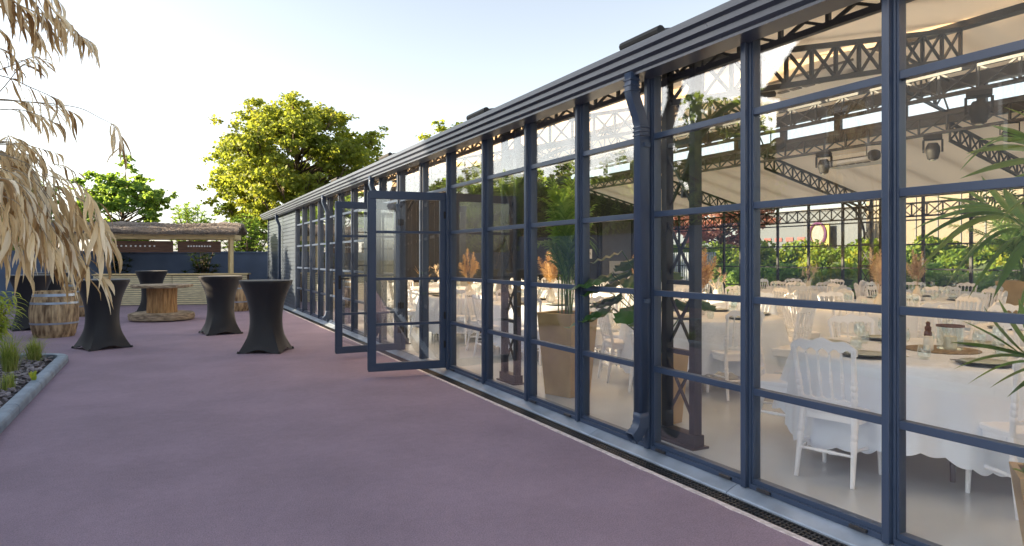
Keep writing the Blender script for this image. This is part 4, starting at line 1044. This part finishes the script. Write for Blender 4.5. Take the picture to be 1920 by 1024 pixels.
# planting bed, kerb
bed = MB(); bed.box(-6.5, -1.40, -2, 12.05, 0, .035); tag(bed.build('bed_soil', M['soil']), kind='structure')
kb = empty('bed_kerb', (0,0,0), 0, 'blue-grey concrete kerb with rounded top edging the slate planting bed', 'kerb')
kp = [(-1.365,0),(-1.235,0),(-1.235,.06),(-1.245,.085),(-1.27,.098),(-1.34,.098),(-1.365,.09)]
segs = [(-2.,0.02),(.02,1.02),(1.03,2.03),(2.04,3.04),(3.05,4.05),(4.06,5.06),(5.07,6.55),(6.56,7.9),(7.91,9.2),(9.21,10.5),(10.51,11.55)]
for a, b in segs: g = MB(); g.prism(kp, a+.004, b-.004); g.build('kerb_stone', M['kerb'], kb, bevel=.006)
# rounded end stones
g = MB(); cxk, cyk = -1.62, 11.56; n = 8
for i in range(n):
    a0, a1 = R(90*i/n), R(90*(i+1)/n); vs = []
    for a in (a0, a1):
        for (x, z) in kp: r = x - cxk; vs.append((cxk + r*math.cos(a), cyk + r*math.sin(a), z))
    m_ = len(kp); g.add(vs, [(k, (k+1)%m_, m_+(k+1)%m_, m_+k) for k in range(m_)])
g.build('kerb_stone', M['kerb'], kb, smooth=30)
g = MB(); g.prism([(z,0) for z in ()] or kp, -.1, .1); 
MB().box(-6.5, -1.63, 11.78, 11.94, 0, .112).build('kerb_stone', M['kerb'], kb, bevel=.01)
# slate chips
n = 6500; xs = rng.uniform(-4.6,-1.42,n); ys_ = rng.uniform(3.5,11.78,n); g = MB(); 
for i in range(n):
    s = rng.uniform(.022,.055); a = rng.uniform(0,6.28); tl = rng.normal(size=2)*.25; h = s*rng.uniform(.15,.35); k = rng.integers(5,7)
    z = .038+rng.uniform(0,.04); e = rng.uniform(.5,.9); vs = []
    for hh, sc in ((0,1.),(h,.86)):
        for q in range(k):
            b = 2*math.pi*q/k+.3*math.sin(q*3.1+i); x = s*sc*math.cos(b); y_ = s*sc*e*math.sin(b); X = x*math.cos(a)-y_*math.sin(a); Y = x*math.sin(a)+y_*math.cos(a)
            vs.append((xs[i]+X, ys_[i]+Y, z+hh+X*tl[0]+Y*tl[1]))
    g.add(vs, [tuple(range(k-1,-1,-1)), tuple(range(k,2*k))] + [(q,(q+1)%k,(q+1)%k+k,q+k) for q in range(k)])
tag(g.build('slate_chippings', M['stone']), 'purple-grey slate chippings covering the planting bed', 'gravel', kind='stuff')
def tuft(loc, h, n, spread, label, m='leaf_grass', seed=0, w=.006):
    rs = np.random.default_rng(seed); t = empty('grass_tuft', loc, 0, label, 'grass tuft', 'grass tufts in the slate bed'); g = MB()
    for i in range(n):
        a = rs.uniform(0,6.28); b = Vector((rs.normal()*.03, rs.normal()*.03, 0)); l = h*rs.uniform(.5,1.1); sp = spread*rs.uniform(.1,1)
        e = b + Vector((math.cos(a)*sp, math.sin(a)*sp, l)); m_ = b.lerp(e,.5)+Vector((-math.cos(a)*sp*.15,-math.sin(a)*sp*.15,l*.12)); e.z -= sp*.4
        g.blade([b, b.lerp(m_,.6), m_, e], [w*.8,w,w*.8,.001], (-math.sin(a),math.cos(a),0), .2)
    g.build('blades', M[m], t)
tuft(gp(64,680,.04), .40, 300, .34, 'fine yellow-green grass tuft nearest the rounded kerb end', seed=1)
tuft(gp(18,700,.04), .52, 320, .36, 'taller grass tuft left of the yellow-green one, by the left edge', seed=2)
tuft(gp(16,733,.04), .22, 160, .14, 'small sparse straw-coloured tuft low in the slate bed', seed=3)
# young broad-leaved seedling
t = empty('seedling', gp(63,722,.04), 0, 'single bright green seedling growing from the slate by the kerb', 'plant')
g = MB()
for az, l, up in ((0,.05,.2),(2.2,.09,.08),(4.0,.10,.06),(5.2,.08,.05),(1.1,.06,.17)):
    dv = Vector((math.cos(az)*.5, math.sin(az)*.5, 1)).normalized(); b = Vector((0,0,up*.5)); g.tube([(0,0,0),b],[.006,.005],5)
    g.blade([b+dv*l*k/4*1.4 for k in range(5)], [.01,.04,.05,.04,.004], (-math.sin(az),math.cos(az),0), .3)
g.build('leaves', M['leaf_bamboo'], t)
# green bamboo clump at left edge
t = empty('bamboo_shrub', gp(-28,690,.04), 0, 'yellow-green bamboo with narrow leaves at the left edge of the bed', 'bamboo'); rs = np.random.default_rng(31); g = MB(); cn = MB()
for i in range(26):
    a = rs.uniform(0,6.28); sp = rs.uniform(.05,.32); h = rs.uniform(.5,.98); e = Vector((math.cos(a)*sp, math.sin(a)*sp, h)); cn.tube([(0,0,0), e*.6+Vector((0,0,.1)), e], [.006,.004,.002], 5)
    for k in range(34):
        p = e*rs.uniform(.45,1.0)+Vector((0,0,.05)); b = rs.uniform(0,6.28); l = rs.uniform(.12,.24); dv = Vector((math.cos(b), math.sin(b), rs.uniform(-.5,.3)))
        g.blade([p, p+dv*l*.4, p+dv*l*.75+Vector((0,0,-.02)), p+dv*l+Vector((0,0,-.06))], [.006,.024,.017,.001], (-math.sin(b),math.cos(b),.2), .3)
cn.build('stem', M['cane'], t); g.build('leaves', M['leaf_bamboo'], t)

# the big dry cane plant hanging in from the left
root = Vector((-2.1, 5.8, .04))
dry = empty('dry_cane_plant', root, 0, 'large plant with long hanging dry straw-coloured leaves at the left', 'dry plant')
cn = MB(); g = MB(); rs = np.random.default_rng(17)
def hang(p, l, w, dirv, curl):
    dirv = Vector(dirv); pts = []; q = Vector(p); v = dirv.normalized(); st_ = l/6
    wob = rs.uniform(-.9,.9); curl *= rs.uniform(.55,1.3); dirv = dirv + Vector((rs.normal()*.25, rs.normal()*.25, 0)); v = dirv.normalized(); tt_ = rs.uniform(-2.2,2.2); p0_ = rs.uniform(0,6)
    for k in range(7):
        pts.append(q.copy()); v = (v + Vector((wob*.45*math.sin(k*1.1+p0_), wob*.4*math.cos(k*1.3+p0_), -curl))).normalized(); q = q + v*st_
    sd = Vector((math.cos(rs.uniform(0,6.28)), math.sin(rs.uniform(0,6.28)), 0)); tw = rs.uniform(-.6,.6)
    # slight twist: rotate side vector along the blade by adding shear
    w *= .82; ws = [w*.25, w*.75, w, w*.95, w*.75, w*.45, w*.03]
    side = sd + Vector((-sd.y, sd.x, 0))*tw
    P = [pt-root for pt in pts]; fold = rs.uniform(.1,.9); vs = []
    for k, pt in enumerate(P):
        t_ = (P[min(k+1,6)]-P[max(k-1,0)]).normalized(); a_ = tt_*k/6; sd_ = Matrix.Rotation(a_, 3, t_) @ side; sd_ = (sd_-t_*sd_.dot(t_)); sd_ = sd_.normalized() if sd_.length > 1e-4 else side; nm = t_.cross(sd_); w_ = ws[k]/2
        vs += [pt-sd_*w_+nm*(w_*fold), pt, pt+sd_*w_+nm*(w_*fold)]
    fs = []
    for k in range(6): a_ = 3*k; b_ = a_+3; fs += [(a_,a_+1,b_+1,b_),(a_+1,a_+2,b_+2,b_+1)]
    g.add(vs, fs)
def stalk(pix, dep, nleaf, lr=(.13,.24), wr=(.016,.034), t0=.3, rad=.005):
    pts = [dp(x, y, dd) for (x, y), dd in zip(pix, dep)]
    # smooth
    fine = []
    for i in range(len(pts)-1):
        p0 = pts[max(i-1,0)]; p1 = pts[i]; p2 = pts[i+1]; p3 = pts[min(i+2,len(pts)-1)]
        for k in range(6):
            t = k/6; fine.append(.5*((2*p1)+(p2-p0)*t+(2*p0-5*p1+4*p2-p3)*t*t+(3*p1-p0-3*p2+p3)*t**3))
    fine.append(pts[-1]); m_ = len(fine)
    cn.tube([q-root for q in fine], [rad*(1-.75*i/m_) for i in range(m_)], 5)
    for i in range(nleaf):
        t = t0+(1-t0)*((i+.5)/nleaf); k = min(m_-2, int(t*(m_-1))); p = fine[k].lerp(fine[k+1], t*(m_-1)-k); tg = (fine[k+1]-fine[k]).normalized()
        hang(p, rs.uniform(*lr), rs.uniform(*wr), tg*.8+Vector((rs.normal()*.35, rs.normal()*.35, rs.uniform(-.3,.25))), rs.uniform(.28,.6))
# culms rising out of frame
for k in range(5):
    a = Vector((rs.uniform(-.2,.2), rs.uniform(-.2,.2), 0)); e = dp(-95-rs.uniform(0,60), rs.uniform(-160,140), rs.uniform(4.3,5.2))-root
    cn.tube([a, a.lerp(e,.5)+Vector((-.1,0,.1)), e], [.014,.012,.008], 7)
stalk([(-90,20),(-20,-10),(60,20),(120,42),(150,66),(169,78)], [4.6,4.6,4.6,4.6,4.6,4.6], 34, (.12,.22), (.018,.034), .3)
stalk([(-90,-30),(0,-60),(60,-30),(100,20),(118,52)], [4.4]*5, 34, (.12,.26), (.02,.040), .1)
stalk([(-90,-10),(-20,-20),(20,0),(50,20)], [4.3]*4, 26, (.16,.32), (.024,.05), .05)
stalk([(-90,-40),(30,-50),(90,-20),(115,10)], [4.7]*4, 16, (.10,.2), (.016,.034), .2)
stalk([(-90,60),(-40,45),(0,55),(22,85)], [4.5]*4, 14, (.10,.2), (.014,.03), .2)
stalk([(-90,150),(-30,140),(30,120),(60,108),(85,115)], [4.6]*5, 12, (.09,.17), (.014,.026), .3)
stalk([(-90,220),(-10,180),(40,125),(75,118)], [4.5]*4, 9, (.09,.16), (.014,.026), .4)
stalk([(-90,186),(0,188),(50,191),(100,195),(150,203),(185,220),(215,238),(234,275)], [4.7]*8, 12, (.16,.26), (.016,.030), .80)
stalk([(-90,183),(0,186),(50,191),(100,198),(135,210)], [4.7]*5, 22, (.14,.28), (.016,.034), .3)
stalk([(-90,140),(0,142),(60,165),(90,178),(110,186)], [4.65]*5, 14, (.12,.24), (.014,.03), .3)
stalk([(-90,262),(0,267),(40,270),(80,280),(108,288)], [4.6]*5, 12, (.08,.15), (.014,.024), .3)
stalk([(-90,-70),(10,-40),(70,10),(95,60)], [4.5]*4, 26, (.14,.28), (.020,.040), .1)
stalk([(-90,20),(-10,10),(45,35),(75,75)], [4.35]*4, 22, (.12,.24), (.018,.034), .15)
stalk([(-90,110),(-20,90),(20,100),(40,130)], [4.5]*4, 14, (.12,.22), (.016,.030), .2)
stalk([(-90,215),(20,205),(70,215),(110,235)], [4.6]*4, 16, (.12,.24), (.014,.030), .3)
for i in range(40):
    ex = rs.uniform(-20,200); ey = 335 + (max(0,ex)/205)**1.3*100 + rs.uniform(0,120); dd = rs.uniform(4.0,5.2)
    sy = rs.uniform(265,370); cx_ = ex*.45
    top = lambda x: 292 + (max(0,x)/200)**1.4*110
    stalk([(-110,sy), (-30,max(sy-10,285)), (cx_*.7, max(top(cx_*.7), sy)), (ex*.8, max(top(ex*.8)+4, ey-34)), (ex, ey)], [dd+.1,dd,dd,dd-.05,dd-.05], 9, (.12,.30), (.018,.046), .3, rad=.004)
for i in range(14):   # shoots breaking the top outline
    ex = rs.uniform(10,190); ey = 268 + (ex/200)**1.5*105 + rs.uniform(-12,22); dd = rs.uniform(4.2,4.9)
    stalk([(-90,ey-10), (ex*.3,ey-22), (ex*.7,ey-16), (ex,ey)], [dd]*4, 8, (.10,.22), (.012,.026), .35, rad=.003)
for i in range(17):   # drooping curtain at its lower edge
    ex = rs.uniform(-5,212); ey = rs.uniform(410,490)+max(0,ex-150)*.35; dd = rs.uniform(3.9,4.8)
    stalk([(ex-60,ey-90),(ex-30,ey-75),(ex-8,ey-35),(ex,ey)], [dd]*4, 8, (.16,.32), (.020,.050), .3, rad=.003)
cn.build('stem', M['cane'], dry, smooth=True); g.build('leaves', M['leaf_dry'], dry)

# ================================================================== TREES & BEYOND
tree('plane_tree', 'big sunlit yellow-green plane tree behind the end of the hall', (dp(556,484,36).x, dp(556,484,36).y, 0), 10.2, 5.75, 4.6, 4.3, 200, 60000, .185, M['leaf_sun'], seed=3, clump_r=.78)
q = dp(232,484,34); tree('maple_tree', 'smaller rounded green maple tree above the thatched bar', (q.x,q.y,0), 6.2, 3.9, 2.2, 2.25, 64, 8500, .20, M['leaf_mid'], rag=1.9, seed=15, clump_r=.44, trunk_r=.14)
q = dp(852,484,30); tree('far_tree', 'yellow-green treetop just showing above the hall gutter', (q.x,q.y,0), 7.6, 5.85, 1.25, 2.0, 40, 9000, .18, M['leaf_sun'], seed=7, clump_r=.6, trunk_r=.14)
q = dp(20,484,30); tree('garden_tree', 'green tree behind the dry leaves at the left edge', (q.x,q.y,0), 5.0, 3.3, 2.0, 1.9, 60, 8000, .18, M['leaf_mid'], seed=9, clump_r=.5, trunk_r=.12)
def leafy_shrub(name, loc, h, spread, nb, label, seed, m='leaf_mid', ll=.17, lw=.045):
    rs = np.random.default_rng(seed); t = empty(name, loc, 0, label, 'shrub'); st = MB(); g = MB()
    for i in range(nb):
        a = rs.uniform(0,6.28); sp = spread*rs.uniform(.1,1)**.7; e = Vector((math.cos(a)*sp, math.sin(a)*sp, h*rs.uniform(.55,1.05)-sp*.2)); st.tube([(0,0,0), e*.5+Vector((0,0,.15*h)), e], [.03,.016,.006], 5)
        for w_ in range(3):
            c = e - Vector((e.x*.12*w_, e.y*.12*w_, .18*w_))
            for k in range(9):
                b = 2*math.pi*k/9+rs.uniform(-.3,.3); l = ll*rs.uniform(.7,1.2); dv = Vector((math.cos(b), math.sin(b), rs.uniform(.1,1.1))).normalized()
                g.blade([c, c+dv*l*.4, c+dv*l*.8+Vector((0,0,-.02)), c+dv*l+Vector((0,0,-.05))], [.01,lw,lw*.7,.003], (-math.sin(b),math.cos(b),0), .3)
    st.build('stem', M['bark'], t); g.build('leaves', M[m], t)
q = dp(362,484,27.5); leafy_shrub('loquat_shrub', (q.x,q.y,0), 3.6, 1.15, 80, 'long-leaved dark loquat shrub rising behind the thatched bar', 2, ll=.24, lw=.06)
q = dp(380,484,23.6); leafy_shrub('small_shrub', (q.x,q.y-.2,0), 1.9, .6, 22, 'sparse dark shrub under the bar roof against the navy wall', 4, 'leaf_dark', .2, .05)
q = dp(466,484,27.6); leafy_shrub('wall_shrub', (q.x,q.y,0), 3.1, 1.2, 90, 'shrub leaning over the navy wall right of the bar', 6, 'leaf_mid', .22, .06)
q = dp(222,484,23.4); leafy_shrub('dark_shrub', (q.x,q.y,0), 1.9, .75, 55, 'dark leafy shrub behind the left part of the bar', 8, 'leaf_dark', .2, .06)

# reflected side: house, trees and hedge to the left of the picture (out of frame; hedge raised to cast shade)
HX = -8.5
hs = empty('gabled_house', (0,0,0), 0, 'two-storey rendered house with tiled gable roof, mirrored in the window glass', 'building')
g = MB(); g.prism([(0,0)], 0, 0) if False else None
def gable(parent, x0, x1, ya, yb, eave, rid):
    ym = (ya+yb)/2
    m_ = MB(); vs = []
    for x in (x0, x1): vs += [(x,ya,0),(x,yb,0),(x,yb,eave),(x,ym,rid),(x,ya,eave)]
    m_.add(vs, [(0,1,2,3,4),(9,8,7,6,5),(0,5,6,1),(1,6,7,2),(4,9,5,0)]); m_.build('wall', M['rendergrey'], parent)
    k = (rid-eave)/(yb-ym)
    r = MB()
    for s in (-1,1):
        ye = ym + s*((yb-ym)+.35); ze = rid - k*((yb-ym)+.35)
        nt = 22
        for i in range(nt):
            t0_, t1_ = i/nt, (i+1)/nt
            a_ = Vector((0, ym+(ye-ym)*t0_, rid+(ze-rid)*t0_+.10)); b_ = Vector((0, ym+(ye-ym)*t1_, rid+(ze-rid)*t1_+.14))
            vs = [(x0-.3,a_.y,a_.z),(x1+.3,a_.y,a_.z),(x1+.3,b_.y,b_.z),(x0-.3,b_.y,b_.z),(x0-.3,a_.y,a_.z-.09),(x1+.3,a_.y,a_.z-.09),(x1+.3,b_.y,b_.z-.13),(x0-.3,b_.y,b_.z-.13)]
            r.add(vs, [(0,1,2,3),(7,6,5,4),(0,4,5,1),(1,5,6,2),(2,6,7,3),(3,7,4,0)])
    r.build('roof', M['tile'], parent)
gable(hs, -15, HX, 5.2, 13.4, 6.05, 9.5)
for y, z in ((7.2,.9),(11.2,.9),(7.2,3.7),(11.2,3.7)):
    w = MB().box(HX, HX+.04, y-.6, y+.6, z, z+1.4).build('window', M['white'], hs); MB().box(HX+.041, HX+.05, y-.52, y+.52, z+.08, z+1.32).build('pane', M['dgrey'], w)
refl = [(-9.1,14.6,5.0,.95,'nearest low'),(-9.2,16.6,6.9,1.45,'tallest'),(-9.8,22.2,5.5,1.8,'third'),(-9.4,27.2,5.8,2.1,'fourth'),(-10.2,32.6,6.0,2.3,'fifth'),(-9.2,38.8,7.0,2.6,'last')]
for k, (x, y, h, r, w) in enumerate(refl):
    rz = h*.36; tree('garden_tree', f'{w} dark tree from the gabled house in the row mirrored in the glass', (x,y,0), h, h-rz, r, rz, 46, 11000, .2, M['leaf_mid'], group='trees mirrored in the glass', seed=40+k, clump_r=.7, trunk_r=.16)
wl2 = empty('side_wall', (0,0,0), 0, 'navy blue side wall of the patio, mirrored in the glass', 'wall')
MB().box(-7.5, -7.3, 4, 26.5, 0, 2.3).build('wall_panel', M['wallnavy'], wl2); MB().box(-7.55, -7.25, 4, 26.5, 2.3, 2.36).build('coping', M['wallnavy'], wl2)
def hedge(name, x0, x1, y0, y1, h, n, leaf, m, label, seed=0, core=.6):
    rs = np.random.default_rng(seed); t = empty(name, ((x0+x1)/2,(y0+y1)/2,0), 0, label, 'hedge')
    lx, ly = (x1-x0)/2, (y1-y0)/2
    C = np.stack([rs.uniform(-lx,lx,n), rs.uniform(-ly,ly,n), rs.uniform(0,1,n)**.6*h], 1)
    C[:,2] *= .86 + .12*np.sin(C[:,1]*2.3+seed)+.07*np.sin(C[:,1]*5.1+C[:,0]*3) ; C[:,0] += .25*np.sin(C[:,1]*3.3+C[:,2]*4)
    N = rs.normal(size=(n,3))+np.array([-.5,0,.6]); s = rs.uniform(.7,1.3,n)*leaf
    leafcloud('foliage', m, C, N, s, s*.6, t)
    MB().box(-lx*.6, lx*.6, -ly, ly, 0, h*core).build('core_block', M['leaf_dark'], t)  # solid box inside the foliage, stops sun leaking through
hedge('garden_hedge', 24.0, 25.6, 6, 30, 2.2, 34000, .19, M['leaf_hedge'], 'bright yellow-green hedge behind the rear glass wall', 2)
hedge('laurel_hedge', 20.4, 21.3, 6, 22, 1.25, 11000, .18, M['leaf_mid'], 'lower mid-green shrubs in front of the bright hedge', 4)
hedge('shade_hedge', -8.6, -7.7, 13.6, 36, 4.3, 28000, .16, M['leaf_mid'], 'side hedge raised to shade the patio, mirrored in the glass', 5, .84)  # out of view; height and solid core raised to block sun patches
q = (27.5, 28.6, 0); tree('plum_tree', 'reddish purple-leaved plum tree behind the rear glass', q, 6.4, 3.9, 2.9, 2.4, 46, 13000, .18, M['leaf_plum'], seed=61, clump_r=.75, trunk_r=.15)
tree('plum_tree', 'second purple-leaved plum tree further left behind the rear glass', (27,34.5,0), 6, 4.0, 1.6, 1.9, 26, 7000, .18, M['leaf_plum'], seed=63, clump_r=.65, trunk_r=.13)
fe = empty('blue_fence', (22.4,0,0), 0, 'pale blue slatted fence beyond the rear glass', 'fence')
g = MB()
y = 23.6
while y < 32: g.box(0, .03, y, y+.09, .05, 1.75); y += .15
g.build('slats', M['fenceblue'], fe); MB().box(.031, .07, 23.6, 32, .4, .48).box(.031, .07, 23.6, 32, 1.4, 1.48).build('rail', M['fenceblue'], fe)
b = empty('grey_warehouse', (0,0,0), 0, 'distant grey clad building with a yellow sign beyond the hedge', 'building')
MB().box(44, 60, 29, 44, 0, 5.0).build('wall', M['bgrey'], b); MB().box(43.9, 60, 28.9, 44.1, 5.0, 5.2).build('roof', M['mgrey'], b)
g = MB()
for k in range(7): g.box(43.93, 43.99, 36+k*1.1-.4, 36.3+k*1.1, 2.8, 3.1)
g.build('stripe', M['red'], b)
sg = empty('shop_sign', (43.5,35.1,2.3), 0, 'yellow sign with a purple ring and white oval on the grey building', 'sign')
MB().box(-.1,.1,-1.45,1.45,0,2.6).build('panel', M['yellow'], sg, bevel=.03)
g = MB(); g.tube([(-.13, 1.05*math.cos(2*math.pi*k/24), 1.45+1.25*math.sin(2*math.pi*k/24)) for k in range(25)], .16, 6); g.build('ring', M['purple'], sg)
g = MB(); g.add([(-.14,.8*math.cos(2*math.pi*k/24),1.45+1.0*math.sin(2*math.pi*k/24)) for k in range(24)]+[(-.105,.8*math.cos(2*math.pi*k/24),1.45+1.0*math.sin(2*math.pi*k/24)) for k in range(24)], [tuple(range(24)),tuple(range(47,23,-1))]+[(k,(k+1)%24,(k+1)%24+24,k+24) for k in range(24)]); g.build('oval', M['sign_pale'], sg); sg.scale = (.66,.66,.66)
b = empty('cream_building', (0,0,0), 0, 'cream rendered building beyond the hedge at the right', 'building')
MB().box(34, 46, -8, 24.4, 0, 5.4).build('wall', M['cream'], b); MB().box(33.8, 46, -8.1, 24.5, 5.4, 5.6).build('roof', M['white'], b)
g = MB()
y = -7.0
while y < 24: g.box(33.95, 33.995, y, y+.04, .1, 5.35); y += 1.1
g.build('joint_cover', M['mgrey'], b)
